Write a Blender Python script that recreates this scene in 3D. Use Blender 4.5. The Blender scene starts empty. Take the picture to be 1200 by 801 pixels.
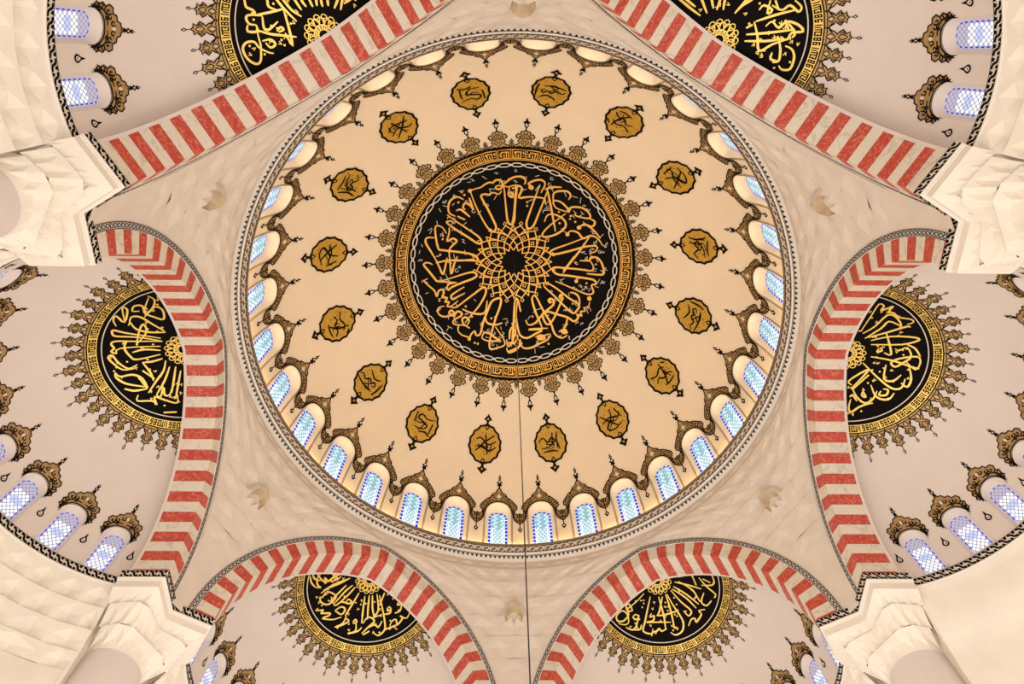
import bpy, bmesh, math, random
from math import sin, cos, pi, radians as rad, sqrt, hypot, atan2, acos
from mathutils import Vector, Matrix
from mathutils.geometry import tessellate_polygon
random.seed(7)
scene = bpy.context.scene
COL = scene.collection

# ------------------------------------------------------------------ camera (1200 x 801 frame)
FPX, PITCH, ROLL, YAW = 818.33, 0.391, 0.012, -0.013
CAM = Vector((-0.401, -8.034, -13.807))      # z = 0 is the springing line of the arches
def _rot():
    rx = Matrix(((1, 0, 0), (0, cos(PITCH), -sin(PITCH)), (0, sin(PITCH), cos(PITCH))))
    ry = Matrix(((cos(YAW), 0, sin(YAW)), (0, 1, 0), (-sin(YAW), 0, cos(YAW))))
    rz = Matrix(((cos(ROLL), -sin(ROLL), 0), (sin(ROLL), cos(ROLL), 0), (0, 0, 1)))
    return rz @ rx @ ry
RT = _rot().transposed()
cam = bpy.data.cameras.new('camera')
cam.sensor_width = 36.0
cam.lens = FPX / 1200 * 36.0
cam.clip_end = 200
camo = bpy.data.objects.new('camera', cam)
COL.objects.link(camo)
right, down, fwd = RT @ Vector((1, 0, 0)), RT @ Vector((0, 1, 0)), RT @ Vector((0, 0, 1))
m = Matrix((right, -down, -fwd)).transposed().to_4x4()
m.translation = CAM
camo.matrix_world = m
scene.camera = camo

# ------------------------------------------------------------------ world, exposure
w = bpy.data.worlds.new('world')
scene.world = w
w.use_nodes = True
w.node_tree.nodes['Background'].inputs[0].default_value = (1.0, 0.89, 0.80, 1)
w.node_tree.nodes['Background'].inputs[1].default_value = 0.95
scene.view_settings.view_transform = 'Standard'
scene.view_settings.look = 'None'
scene.view_settings.gamma = 1.0
scene.view_settings.use_curve_mapping = False
scene.view_settings.exposure = 0.42
CHANDELIER_W = 160.0
COVE = 28.0

def ray(u, v):
    return (RT @ Vector(((u - 600) / FPX, (v - 400.5) / FPX, 1))).normalized()

# ------------------------------------------------------------------ measurements (metres)
A = 8.755                                   # hexagon apothem
HV = A * math.tan(rad(30))                  # half side
DA, DB, DZ = 8.55, 7.70, 6.80               # main dome ellipsoid
RIN, CC = 5.03, 1.0                         # arch intrados radius, centre offset
RFACE, ROUT = 5.56, 5.73
DEP, DEPB = 0.88, 1.11                      # striped soffit depth, whole soffit depth
SR, SX, SZ, TILT = 4.45, -0.10, 0.63, rad(14)   # half dome sphere, medallion axis tilt

# ------------------------------------------------------------------ materials
def mat(name, color, rough=0.6, metal=0.0, noise=0.0, nscale=3.0, bump=0.0, bscale=20.0, col2=None, spec=0.5):
    mt = bpy.data.materials.new(name); mt.use_nodes = True
    nt = mt.node_tree; b = nt.nodes['Principled BSDF']
    b.inputs['Base Color'].default_value = (*color, 1)
    b.inputs['Roughness'].default_value = rough
    b.inputs['Metallic'].default_value = metal
    b.inputs['Specular IOR Level'].default_value = spec
    tc = nt.nodes.new('ShaderNodeTexCoord')
    if noise > 0:
        n = nt.nodes.new('ShaderNodeTexNoise'); n.inputs['Scale'].default_value = nscale; n.inputs['Detail'].default_value = 4
        r = nt.nodes.new('ShaderNodeValToRGB')
        c2 = col2 or tuple(c * (1 - noise) for c in color)
        r.color_ramp.elements[0].position = 0.3; r.color_ramp.elements[1].position = 0.7
        r.color_ramp.elements[0].color = (*c2, 1); r.color_ramp.elements[1].color = (*color, 1)
        nt.links.new(tc.outputs['Object'], n.inputs['Vector']); nt.links.new(n.outputs['Fac'], r.inputs['Fac'])
        nt.links.new(r.outputs['Color'], b.inputs['Base Color'])
    if bump > 0:
        n2 = nt.nodes.new('ShaderNodeTexNoise'); n2.inputs['Scale'].default_value = bscale
        bp = nt.nodes.new('ShaderNodeBump'); bp.inputs['Strength'].default_value = bump; bp.inputs['Distance'].default_value = 0.02
        nt.links.new(tc.outputs['Object'], n2.inputs['Vector']); nt.links.new(n2.outputs['Fac'], bp.inputs['Height'])
        nt.links.new(bp.outputs['Normal'], b.inputs['Normal'])
    return mt
def veined(name, color, vein, scale, lo, hi, distort, col2):
    mt = bpy.data.materials.new(name); mt.use_nodes = True
    nt = mt.node_tree; b = nt.nodes['Principled BSDF']; b.inputs['Roughness'].default_value = 0.45
    tc = nt.nodes.new('ShaderNodeTexCoord')
    n = nt.nodes.new('ShaderNodeTexNoise'); n.inputs['Scale'].default_value = scale; n.inputs['Detail'].default_value = 5
    n.inputs['Distortion'].default_value = distort
    # thin bands where the noise crosses one half
    sub = nt.nodes.new('ShaderNodeMath'); sub.operation = 'SUBTRACT'; sub.inputs[1].default_value = 0.5
    ab = nt.nodes.new('ShaderNodeMath'); ab.operation = 'ABSOLUTE'
    r = nt.nodes.new('ShaderNodeValToRGB')
    r.color_ramp.elements[0].position = lo; r.color_ramp.elements[1].position = hi
    r.color_ramp.elements[0].color = (1, 1, 1, 1); r.color_ramp.elements[1].color = (0, 0, 0, 1)
    n3 = nt.nodes.new('ShaderNodeTexNoise'); n3.inputs['Scale'].default_value = scale * 0.6
    mx0 = nt.nodes.new('ShaderNodeMix'); mx0.data_type = 'RGBA'
    mx0.inputs[6].default_value = (*color, 1); mx0.inputs[7].default_value = (*col2, 1)
    mx = nt.nodes.new('ShaderNodeMix'); mx.data_type = 'RGBA'; mx.inputs[7].default_value = (*vein, 1)
    for a_, b_ in ((tc.outputs['Object'], n.inputs['Vector']), (tc.outputs['Object'], n3.inputs['Vector']), (n.outputs['Fac'], sub.inputs[0]),
                   (sub.outputs[0], ab.inputs[0]), (ab.outputs[0], r.inputs['Fac']), (n3.outputs['Fac'], mx0.inputs[0]),
                   (mx0.outputs[2], mx.inputs[6]), (r.outputs['Color'], mx.inputs[0]), (mx.outputs[2], b.inputs['Base Color'])):
        nt.links.new(a_, b_)
    return mt
def emis(name, color, strength):
    mt = bpy.data.materials.new(name); mt.use_nodes = True
    b = mt.node_tree.nodes['Principled BSDF']
    b.inputs['Base Color'].default_value = (*[c * 0.5 for c in color], 1); b.inputs['Roughness'].default_value = 0.3
    b.inputs['Emission Color'].default_value = (*color, 1); b.inputs['Emission Strength'].default_value = strength
    return mt
M = dict(
    dome=mat('cream_dome_plaster', (0.80, 0.68, 0.53), 0.7, noise=0.04, nscale=0.8, bump=0.05),
    plaster=mat('pinkish_white_plaster', (0.80, 0.71, 0.645), 0.7, noise=0.04, nscale=1.2, bump=0.05),
    stone=mat('carved_cream_stone', (0.78, 0.68, 0.575), 0.75, noise=0.10, nscale=2.0, bump=0.12, bscale=14),
    wall=mat('warm_white_wall_plaster', (0.90, 0.83, 0.72), 0.75, noise=0.08, nscale=1.5, bump=0.08),
    shaft=mat('lilac_white_column_plaster', (0.74, 0.66, 0.62), 0.7, noise=0.04),
    tan=mat('tan_shaded_stone', (0.62, 0.47, 0.29), 0.8, noise=0.25, nscale=4),  # tan tone paints in the shade and bounced light of the pendant hollow
    lip=mat('white_moulding', (0.86, 0.80, 0.72), 0.6),
    brown=mat('bronze_edge', (0.20, 0.12, 0.06), 0.5),
    black=mat('black_paint', (0.006, 0.005, 0.005), 0.75, spec=0.06),
    outline=mat('black_outline_paint', (0.010, 0.006, 0.004), 0.8, spec=0.08),
    gold=mat('gold_leaf_lettering', (0.83, 0.47, 0.10), 0.42, 0.35),
    bright=mat('bright_gold_leaf', (0.95, 0.66, 0.16), 0.38, 0.4),
    ochre=mat('ochre_gold_paint', (0.62, 0.40, 0.155), 0.55, 0.15, noise=0.3, nscale=9),
    crest=mat('brown_gold_paint', (0.52, 0.32, 0.125), 0.55, 0.1, noise=0.35, nscale=12),
    roundel=mat('deep_gold_roundel', (0.60, 0.35, 0.045), 0.5, 0.2, noise=0.2, nscale=6),
    ivory=mat('ivory_paint', (0.72, 0.66, 0.56), 0.6),
    red=veined('red_marble', (0.58, 0.075, 0.045), (0.72, 0.24, 0.16), 5.0, 0.0, 0.035, 1.2, (0.50, 0.055, 0.035)),
    white=veined('white_marble', (0.80, 0.71, 0.58), (0.60, 0.53, 0.41), 1.1, 0.0, 0.020, 1.6, (0.76, 0.68, 0.57)),
    mortar=mat('mortar', (0.55, 0.45, 0.38), 0.9),
    glass=emis('daylit_pale_blue_glass', (0.58, 0.82, 0.96), 0.76),
    cyan=emis('cyan_stained_glass', (0.12, 0.52, 0.62), 0.6),
    white_glass=emis('clear_daylit_glass', (0.90, 0.96, 1.0), 0.82),
    pale_glass=emis('dim_clear_glass', (0.88, 0.92, 1.0), 0.60),
    blue=emis('cobalt_stained_glass', (0.02, 0.008, 0.50), 0.6),
    lavender=emis('lavender_stained_glass', (0.52, 0.50, 0.66), 0.55),
    skyblue=emis('sky_blue_stained_glass', (0.48, 0.57, 0.90), 0.70),
    came=mat('grey_lead_came', (0.10, 0.14, 0.18), 0.6),
    cable=mat('dark_steel_cable', (0.05, 0.04, 0.035), 0.5, 0.6),
    brass=mat('polished_brass', (0.7, 0.5, 0.2), 0.3, 0.9),
    led=emis('warm_cove_lamp', (1.0, 0.72, 0.36), COVE),
    bulb=emis('warm_bulb', (1.0, 0.85, 0.65), 6.0),
)

# ------------------------------------------------------------------ object helpers
def obj(name, data, parent=None, label=None, cat=None, group=None, kind=None):
    o = bpy.data.objects.new(name, data); COL.objects.link(o)
    if parent is not None: o.parent = parent
    tag(o, label, cat, group, kind)
    return o
def tag(o, label=None, cat=None, group=None, kind=None):
    for k, v in (('label', label), ('category', cat), ('group', group), ('kind', kind)):
        if v: o[k] = v
def thing(name, loc, rz=0.0, **k):
    o = obj(name, None, **k); o.location = loc; o.rotation_euler = (0, 0, rz); o.empty_display_size = 0.3
    return o
def dup(o, parent=None):
    c = o.copy(); COL.objects.link(c); c.parent = parent
    for ch in list(o.children): dup(ch, c)
    return c
class MB:
    """collects geometry; build() links it as one mesh object"""
    def __init__(s): s.v, s.f = [], []
    def add(s, vs, fs):
        n = len(s.v); s.v += [tuple(p) for p in vs]; s.f += [tuple(i + n for i in f) for f in fs]
        return s
    def grid(s, rows, closed=False):
        nc = len(rows[0]); n = len(s.v)
        for r in rows: s.v += [tuple(p) for p in r]
        for i in range(len(rows) - 1):
            for j in range(nc if closed else nc - 1):
                k = (j + 1) % nc
                s.f.append((n + i * nc + j, n + i * nc + k, n + (i + 1) * nc + k, n + (i + 1) * nc + j))
        return s
    def poly(s, pts, fn, off):
        """flat outline (x, y) laid on a curved surface by fn(x, y, off)"""
        tri = [[tuple(pts[i]) for i in t] for t in tessellate_polygon([[Vector((x, y, 0)) for x, y in pts]])]
        for _ in range(9):                   # keep the pieces short enough to follow the curve
            nxt = []; more = False
            for t in tri:
                L = [hypot(t[i][0] - t[(i + 1) % 3][0], t[i][1] - t[(i + 1) % 3][1]) for i in range(3)]; i = L.index(max(L))
                if L[i] > 0.24:
                    more = True; a_, b, c = t[i], t[(i + 1) % 3], t[(i + 2) % 3]; md = ((a_[0] + b[0]) / 2, (a_[1] + b[1]) / 2)
                    nxt += [[a_, md, c], [md, b, c]]
                else: nxt.append(t)
            tri = nxt
            if not more: break
        idx = {}
        for t in tri:
            for p in t: idx.setdefault(p, len(idx))
        return s.add([fn(x, y, off) for x, y in idx], [tuple(idx[p] for p in t) for t in tri])
    def stroke(s, pts, wd, fn, off, closed=False, taper=False, sub=3):
        if sub > 1 and len(pts) > 2: pts = smooth(pts, sub, closed)
        n = len(pts); L = []; 
        for i in range(n):
            a_ = pts[(i - 1) % n] if closed or i > 0 else pts[i]; b_ = pts[(i + 1) % n] if closed or i < n - 1 else pts[i]
            dx, dy = b_[0] - a_[0], b_[1] - a_[1]; d = hypot(dx, dy) or 1
            ww = wd / 2 * ((0.55 + 0.6 * sin(pi * (i + 0.3) / (n - 0.4))) if taper else 1)
            L.append(((pts[i][0] - dy / d * ww, pts[i][1] + dx / d * ww), (pts[i][0] + dy / d * ww, pts[i][1] - dx / d * ww)))
        vs = [fn(x, y, off) for p in L for x, y in p]
        fs = [(2 * i, 2 * i + 1, 2 * ((i + 1) % n) + 1, 2 * ((i + 1) % n)) for i in range(n if closed else n - 1)]
        return s.add(vs, fs)
    def dot(s, x, y, r, fn, off, n=8):
        return s.poly([(x + r * cos(2 * pi * i / n), y + r * sin(2 * pi * i / n)) for i in range(n)], fn, off)
    def mesh(s, name, mt, smooth_=False):
        me = bpy.data.meshes.new(name); me.from_pydata(s.v, [], s.f); me.materials.append(M[mt])
        if smooth_: me.polygons.foreach_set('use_smooth', [True] * len(me.polygons))
        me.update(); return me
    def build(s, name, mt, parent=None, smooth_=False, **k):
        return obj(name, s.mesh(name, mt, smooth_), parent, **k)
def smooth(pts, sub, closed=False):
    n = len(pts); out = []
    for i in range(n if closed else n - 1):
        g = (lambda j: pts[j % n]) if closed else (lambda j: pts[min(max(j, 0), n - 1)])
        p0, p1, p2, p3 = g(i - 1), g(i), g(i + 1), g(i + 2)
        for k in range(sub):
            t = k / sub; q = []
            for d in (0, 1):
                q.append(0.5 * (2 * p1[d] + (p2[d] - p0[d]) * t + (2 * p0[d] - 5 * p1[d] + 4 * p2[d] - p3[d]) * t * t + (3 * p1[d] - p0[d] - 3 * p2[d] + p3[d]) * t ** 3))
            out.append(tuple(q))
    if not closed: out.append(pts[-1])
    return out
def mirror(half):      # right half, top to bottom, closed to a symmetric outline
    return list(half) + [(-x, y) for x, y in reversed(half) if abs(x) > 1e-6]

# ------------------------------------------------------------------ surfaces
N_T = 900
_t = [i * (pi / 2) / N_T for i in range(N_T + 1)]; _s = [0.0]
for i in range(N_T):
    tm = (_t[i] + _t[i + 1]) / 2; _s.append(_s[-1] + sqrt((DA * cos(tm)) ** 2 + (DB * sin(tm)) ** 2) * (pi / 2) / N_T)
SMAX = _s[-1]
def s2t(s):
    s = min(max(s, 0), SMAX); lo, hi = 0, N_T
    while hi - lo > 1:
        md = (lo + hi) // 2
        if _s[md] <= s: lo = md
        else: hi = md
    return _t[lo] + (s - _s[lo]) / (_s[hi] - _s[lo]) * (_t[hi] - _t[lo])
def t2s(t): 
    f = t / (pi / 2) * N_T; i = min(int(f), N_T - 1); return _s[i] + (f - i) * (_s[i + 1] - _s[i])
def dome_pt(s, az, off=0.0):                 # relative to the dome centre
    t = s2t(s)
    n = Vector((sin(t) / DA, 0, cos(t) / DB)).normalized()
    r, z = DA * sin(t) - n.x * off, DB * cos(t) - n.z * off
    return (r * cos(az), r * sin(az), z)
def dome_xy(x, y, off): return dome_pt(hypot(x, y), atan2(y, x), off)     # unrolled plane around the apex
def pix_dome(u, v):                          # photo pixel -> unrolled plane
    d = ray(u, v); mm = CAM - Vector((0, 0, DZ)); sc = Vector((1 / DA, 1 / DA, 1 / DB))
    D, P = d * sc, mm * sc
    b, a_, c = P.dot(D), D.dot(D), P.dot(P) - 1
    X = mm + d * ((-b + sqrt(max(b * b - a_ * c, 0))) / a_)
    s = t2s(acos(max(min(X.z / DB, 1), 0))); az = atan2(X.y, X.x)
    return (s * cos(az), s * sin(az))
AX = Vector((sin(TILT), 0, cos(TILT))); T1 = Vector((cos(TILT), 0, -sin(TILT))); SO = Vector((SX, 0, SZ))
def half_xy(p, q, off):                      # unrolled plane around the half medallion; p outward, q sideways
    r = hypot(p, q); a_ = r / SR
    if r < 1e-9: d = AX
    else: d = AX * cos(a_) + (T1 * (p / r) + Vector((0, q / r, 0))) * sin(a_)
    return tuple(SO + d * (SR - off))
def half_uv(az, v, off):                     # az around the half dome, v up its meridian from the springing
    if v < SZ: return (SX + (SR - off) * cos(az), (SR - off) * sin(az), v)
    a_ = (v - SZ) / SR; r = (SR - off) * cos(a_)
    return (SX + r * cos(az), r * sin(az), SZ + (SR - off) * sin(a_))
def pix_half(u, v, ang):
    n = Vector((cos(ang), sin(ang), 0)); e = Vector((-sin(ang), cos(ang), 0))
    O = n * (A + SX) + Vector((0, 0, SZ)); d = ray(u, v); mm = CAM - O
    b = mm.dot(d); X = mm + d * (-b + sqrt(max(b * b - mm.dot(mm) + SR * SR, 0)))
    L = Vector((X.dot(n), X.dot(e), X.z)) / SR
    c = L.dot(AX); al = acos(max(min(c, 1), -1)); p, q = L.dot(T1), L.y; h = hypot(p, q) or 1
    return (SR * al * p / h, SR * al * q / h)
def arch_pt(R, k, side):                     # k 0 springing .. 1 crown
    ph = k * acos(CC / R); return (side * (R * cos(ph) - CC), R * sin(ph))
def ext_s(z): return max(sqrt(max(ROUT ** 2 - z * z, 0)) - CC, 0.0)

# ================================================================== MAIN DOME
AZ0 = rad(-1.8)                              # the painted scheme is turned a little on the hexagon
dome = thing('main_dome', (0, 0, DZ), AZ0, label='large central dome painted cream with sixteen gold roundels around a black inscription', cat='dome')
STEP = 2 * pi / 32
def sector(H, B, rings, fn, mb, closed=False):
    rows = []
    for i in range(rings + 1):
        t = i / rings
        rows.append([fn(h[0] * (1 - t) + b[0] * t, h[1] * (1 - t) + b[1] * t) for h, b in zip(H, B)])
    mb.grid(rows, closed)
NS_TOP = 9.55; NSIDE, NTOP = 14, 20
NW, NH = 0.0545, 10.52                       # niche half width (rad), niche top (arc)
def niche_arc(hw, top, bot, n, rr, ratio=1.0):
    """open outline: bottom-left up, round the head, down to bottom-right; x in rad, y in arc metres downwards"""
    H = []; spring = top + hw * rr * ratio
    for i in range(NSIDE): H.append((-hw, bot + (spring - bot) * i / NSIDE))
    for i in range(NTOP + 1):
        a_ = pi - pi * i / NTOP; H.append((hw * cos(a_), spring - (spring - top) * sin(a_)))
    for i in range(1, NSIDE + 1): H.append((hw, spring + (bot - spring) * i / NSIDE))
    return H
RR = 8.4
H_out = niche_arc(NW, NH, SMAX, 0, RR)
Bd = [(-STEP / 2, SMAX + (NS_TOP - SMAX) * i / NSIDE) for i in range(NSIDE)] + [(-STEP / 2 + STEP * i / NTOP, NS_TOP) for i in range(NTOP + 1)] + [(STEP / 2, NS_TOP + (SMAX - NS_TOP) * i / NSIDE) for i in range(1, NSIDE + 1)]
sh = MB()
nA = 32 * NTOP
for k in range(32):
    a0 = STEP * (k + 0.5)
    sector(H_out, Bd, 4, lambda x, y: dome_pt(y, a0 + x), sh)
sh.grid([[dome_pt(NS_TOP * i / 44, STEP * j / NTOP) for j in range(nA)] for i in range(1, 45)], True)
sh.grid([[dome_pt(0.001, 2 * pi * j / 64) for j in range(64)], [dome_pt(NS_TOP / 44, 2 * pi * j / 64) for j in range(64)]], True)
sh.build('shell', 'dome', dome, True)

# ---- central medallion
S_KO, S_KI, S_CO, S_CI = 4.99, 4.53, 4.35, 4.17
disc = MB(); disc.grid([[dome_pt(max(r, 0.001), 2 * pi * j / 160, 0.010) for j in range(160)] for r in [5.10 * i / 24 for i in range(25)]], True)
med = disc.build('central_medallion', 'black', dome, True, label='black inscription disc with gold lettering around a rosette')
def ring(mb, r0, r1, off, fn=dome_pt, n=192, a0=0, a1=2 * pi):
    full = abs(a1 - a0 - 2 * pi) < 1e-6
    js = range(n) if full else range(n + 1)
    mb.grid([[fn(r, a0 + (a1 - a0) * j / n, off) for j in js] for r in (r0, (r0 + r1) / 2, r1)], full)
kb = MB(); ring(kb, S_KI, S_KO, 0.017); kb.build('lettering_band', 'gold', med, True)
kl = MB(); ring(kl, S_KI - 0.06, S_KI - 0.03, 0.017); kl.build('gold_line', 'gold', med, True)
T_HU = ["###.###.####.#.#.#", "#.#.#.#.#..#.#.#.#", "###.###.##.#.#.#.#", "..#.#.#.#..#.#.#.#", "###.###.#######..#"]
T_AL = ["#.#.#.####", "#.#.#.#..#", "#.#.#.##.#", "#.#.###..#", "#.......##", "##########"]
T_BB = ["###.#.#.#.", "#.#.#.#.#.", "###.#.#.##", "..#.###..#", "#.#......#", "##########"]
def bitmap(mb, rows, cell):
    """merges runs of filled cells into bars; cell(c0, c1, r0, r1) adds one bar"""
    nr = len(rows)
    for r, row in enumerate(rows):
        c = 0
        while c < len(row):
            if row[c] == '#':
                c1 = c
                while c1 < len(row) and row[c1] == '#': c1 += 1
                if c1 - c > 1: cell(c, c1, r, r + 1)
                c = c1
            else: c += 1
    for c in range(len(rows[0])):
        r = 0
        while r < nr:
            if rows[r][c] == '#':
                r1 = r
                while r1 < nr and rows[r1][c] == '#': r1 += 1
                if r1 - r > 1: cell(c, c + 1, r, r1)
                r = r1
            else: r += 1
kt = MB(); NU = 52
for k in range(NU):
    tile = T_AL if k % 2 else T_BB
    def cell(c0, c1, r0, r1, k=k, tile=tile):
        g = -0.02; wc = 2 * pi / NU / 12.0
        hgt = (S_KO - S_KI - 0.10) / len(tile)
        # viewer's right is decreasing azimuth, letter tops point to the apex
        aa = -(k * 12 + 1 + c0 + g) * wc; ab = -(k * 12 + 1 + c1 - g) * wc
        s0 = S_KI + 0.05 + (r0 + g) * hgt; s1 = S_KI + 0.05 + (r1 - g) * hgt
        n = max(1, int((c1 - c0) / 4)); 
        kt.grid([[dome_pt(s, aa + (ab - aa) * i / n, 0.024) for i in range(n + 1)] for s in (s0, s1)])
    bitmap(kt, tile, cell)
    a_ = -k * 12 * (2 * pi / NU / 12)
    kt.grid([[dome_pt(s, a_ + d, 0.024) for d in (-0.004, 0.004)] for s in (S_KI + 0.02, S_KO - 0.02)])
kt.build('square_lettering', 'outline', med, kind='stuff')
ko = MB(); ring(ko, S_KO, S_KO + 0.11, 0.022); ko.build('rim_line', 'outline', med, True)
ch = MB(); NL = 52
def polar(fn): return lambda x, y, off: dome_pt(y, x, off)
pd = polar(None)
for k in range(NL):
    a0, wd = 2 * pi * k / NL, 2 * pi / NL
    sm = (S_CO + S_CI) / 2; h = (S_CO - S_CI) / 2 * 0.8
    for sg in (-1, 1):
        P = [(a0, sm), (a0 + wd * .14, sm + sg * h), (a0 + wd * .68, sm + sg * h), (a0 + wd * .80, sm), (a0 + wd * .9, sm - sg * h * .55), (a0 + wd, sm)]
        # strokes in an isotropic strip
        ch.stroke([((x) * 4.2, y) for x, y in P], 0.042, lambda x, y, o: dome_pt(y, x / 4.2, o), 0.018, sub=2)
ch.build('chain_ring', 'ivory', med, kind='stuff')
# interlaced rosette
ro = MB(); NR = 16
for k in range(NR):
    for sg in (-1, 1):
        P = []
        for i in range(6):
            s = 0.50 + i * 0.22; P.append((s, 2 * pi * (k + sg * (i * 0.5)) / NR))
        ro.stroke([(s * cos(a_), s * sin(a_)) for s, a_ in P], 0.046, dome_xy, 0.018, sub=1)
        P = [(1.16, 2 * pi * (k + .5 + sg * .0) / NR), (1.38, 2 * pi * (k + .5 + sg * .33) / NR), (1.60, 2 * pi * (k + .5 + sg * .5) / NR)]
        ro.stroke([(s * cos(a_), s * sin(a_)) for s, a_ in P], 0.042, dome_xy, 0.019, sub=1)
    for aa, r0 in ((0.5, 1.69), (0.0, 1.12)):
        a_ = 2 * pi * (k + aa) / NR; c_ = [(r0 + dx, a_ + dy / r0) for dx, dy in ((.085, 0), (0, .075), (-.085, 0), (0, -.075))]
        ro.stroke([(s * cos(b), s * sin(b)) for s, b in c_], 0.04, dome_xy, 0.020, closed=True, sub=1)
ro.build('rosette', 'gold', med, kind='stuff')
# calligraphy traced quadrant by quadrant from enlarged views (enlargement 6.16)
CAL = {(480, 180): [
 [(430,265),(480,250),(515,240),(540,222),(575,205),(600,208),(620,190),(655,190),(672,215),(665,242),(640,256),(620,242),(640,228),(700,235),(722,246)],
 [(440,275),(475,370),(530,480),(570,540),(605,560),(625,530),(600,470),(560,390),(515,305),(550,290),(575,296),(600,278),(645,290),(662,265)], [(430,315),(440,350),(460,400)],
 [(680,230),(690,330),(700,430),(710,490),(735,510),(755,480),(760,400),(770,300),(780,225)], [(680,220),(720,185),(760,165),(812,160)], [(722,246),(713,290),(735,312),(748,296),(725,280)],
 [(740,250),(801,228)], [(460,405),(435,370),(400,355),(385,385),(402,402)], [(330,450),(285,425),(280,370),(300,330),(345,310),(390,330)], [(335,410),(365,400),(400,425),(435,455)], [(345,450),(400,475)],
 [(270,440),(340,490),(430,550),(500,600),(520,640),(490,645),(420,600),(340,550),(290,515),(265,490),(300,485),(320,500)], [(285,530),(285,570),(270,630),(310,610),(340,630),(310,660),(285,700),(295,801)],
 [(265,575),(235,530),(190,520),(185,570),(205,680),(240,695),(330,705),(430,720),(480,740),(490,770),(440,770),(330,770),(200,780)], [(195,775),(150,700),(115,640),(125,605),(180,605)]],
(595, 180): [
 [(0,185),(50,165),(100,165),(130,190),(120,220)], [(60,220),(55,330),(45,440),(30,500)], [(0,280),(20,305),(40,290),(20,270)], [(0,240),(60,225),(105,250),(80,315),(150,310),(260,320),(270,360)],
 [(230,225),(200,310),(160,420),(135,500),(150,540),(185,520),(220,440),(260,340),(290,260)], [(150,240),(170,255),(182,240),(150,215),(200,190),(250,190),(270,220),(240,280)], [(270,260),(310,240),(390,240)], [(285,250),(310,370),(345,560)],
 [(440,420),(350,390),(330,340),(380,345),(430,390),(440,420),(460,385),(540,390),(590,430),(590,465),(520,455),(485,440),(495,425)], [(330,340),(330,290),(360,270),(430,270),(455,300),(440,330)],
 [(265,490),(290,440),(350,440),(410,480),(415,530),(350,580),(270,600),(250,580),(300,520),(420,430)], [(590,465),(630,490),(610,525),(550,500)], [(510,530),(560,510),(620,550),(670,610)],
 [(430,575),(460,555),(510,570),(545,610),(600,590),(650,610),(685,660)], [(545,610),(440,650),(330,690),(305,715),(340,725),(450,700),(560,670),(640,665),(640,700),(590,720)], [(590,600),(520,700),(440,801),(400,860)], [(520,770),(590,770),(600,750),(650,750),(690,801)]],
(480, 300): [
 [(165,60),(130,45),(100,60),(140,110),(180,160),(200,180),(270,185),(340,190)], [(185,20),(215,80),(240,130),(260,60),(270,10)], [(290,20),(300,130),(320,60),(345,0)], [(190,50),(270,30),(380,30),(470,20)],
 [(200,185),(290,160),(400,125),(460,115),(485,135),(460,160),(380,190),(300,225),(280,245),(270,220),(290,200),(340,190)], [(130,160),(105,180),(140,215),(180,250),(195,290),(210,250),(240,240),(245,270),(235,295),(270,300),(255,330),(285,330),(270,360),(300,360),(350,320)],
 [(395,220),(330,260),(300,285),(310,310),(350,290),(400,265)], [(280,360),(330,370),(400,320),(480,260),(530,225),(550,235),(545,280),(500,360),(440,430),(400,480)], [(250,360),(210,370),(205,410),(240,435),(290,430),(320,410),(300,390),(285,410),(320,430),(340,400),(370,405),(370,430),(320,460),(320,490),(400,500),(435,520)],
 [(435,520),(390,490),(380,455),(405,440),(430,465),(415,495)], [(350,500),(350,540),(380,570),(425,585),(430,610),(440,570),(470,540),(480,570),(510,560),(530,480),(560,400),(590,330),(630,305),(660,310),(650,370),(620,450),(590,560),(575,640),(590,670),(640,660),(685,640),(680,600),(640,540),(620,510)],
 [(520,590),(540,550),(580,560),(620,590),(650,610),(560,610),(520,590)], [(545,430),(560,480),(620,495),(670,480)], [(380,380),(450,410),(540,410),(560,320)], [(700,600),(710,650),(735,630),(750,590),(770,520),(760,450)], [(700,660),(715,695),(760,680),(790,650),(801,600)], [(745,600),(750,500),(755,400),(765,310),(785,330),(801,400)], [(720,600),(725,540),(740,510)]],
(595, 300): [
 [(0,620),(40,630),(70,590),(50,540),(30,480)], [(0,690),(50,670),(100,640)], [(30,600),(40,500),(50,400),(55,310),(75,320),(95,400)], [(70,330),(60,420),(70,500),(90,570),(140,590),(200,560),(250,530),(150,530),(200,522),(290,520)],
 [(80,600),(110,660),(170,660),(230,630),(290,600),(310,560)], [(200,585),(240,568),(270,590),(240,600),(215,590),(300,560)], [(190,280),(175,310),(200,400),(230,470),(250,520)], [(185,280),(210,300),(250,380),(310,480),(340,560),(390,590),(430,570)],
 [(130,460),(150,495),(200,480),(260,410),(330,350),(325,312),(300,308),(300,335),(325,330)], [(400,280),(372,288),(382,310),(402,300),(390,320),(360,390),(320,470),(280,490),(250,420),(290,400),(360,420),(430,440),(480,470),(510,440),(500,420),(535,430),(525,400),(560,395),(550,370),(580,370),(592,330)],
 [(370,545),(400,530),(430,550),(400,555),(385,540)], [(430,450),(420,500),(400,520)], [(265,190),(265,220),(330,280),(400,350),(470,410),(500,390),(515,350),(440,300),(350,230),(290,195),(265,190)], [(450,260),(490,270),(515,300),(520,350)],
 [(345,180),(420,210),(500,245),(580,275),(620,260),(605,210),(640,200),(620,170),(540,155),(440,140),(360,130),(325,100),(340,80),(420,85),(530,95),(600,105),(620,80),(600,40),(560,20)], [(600,0),(660,20),(690,80),(690,130),(620,130),(570,125)], [(480,0),(440,60),(400,100)]]}
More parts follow.
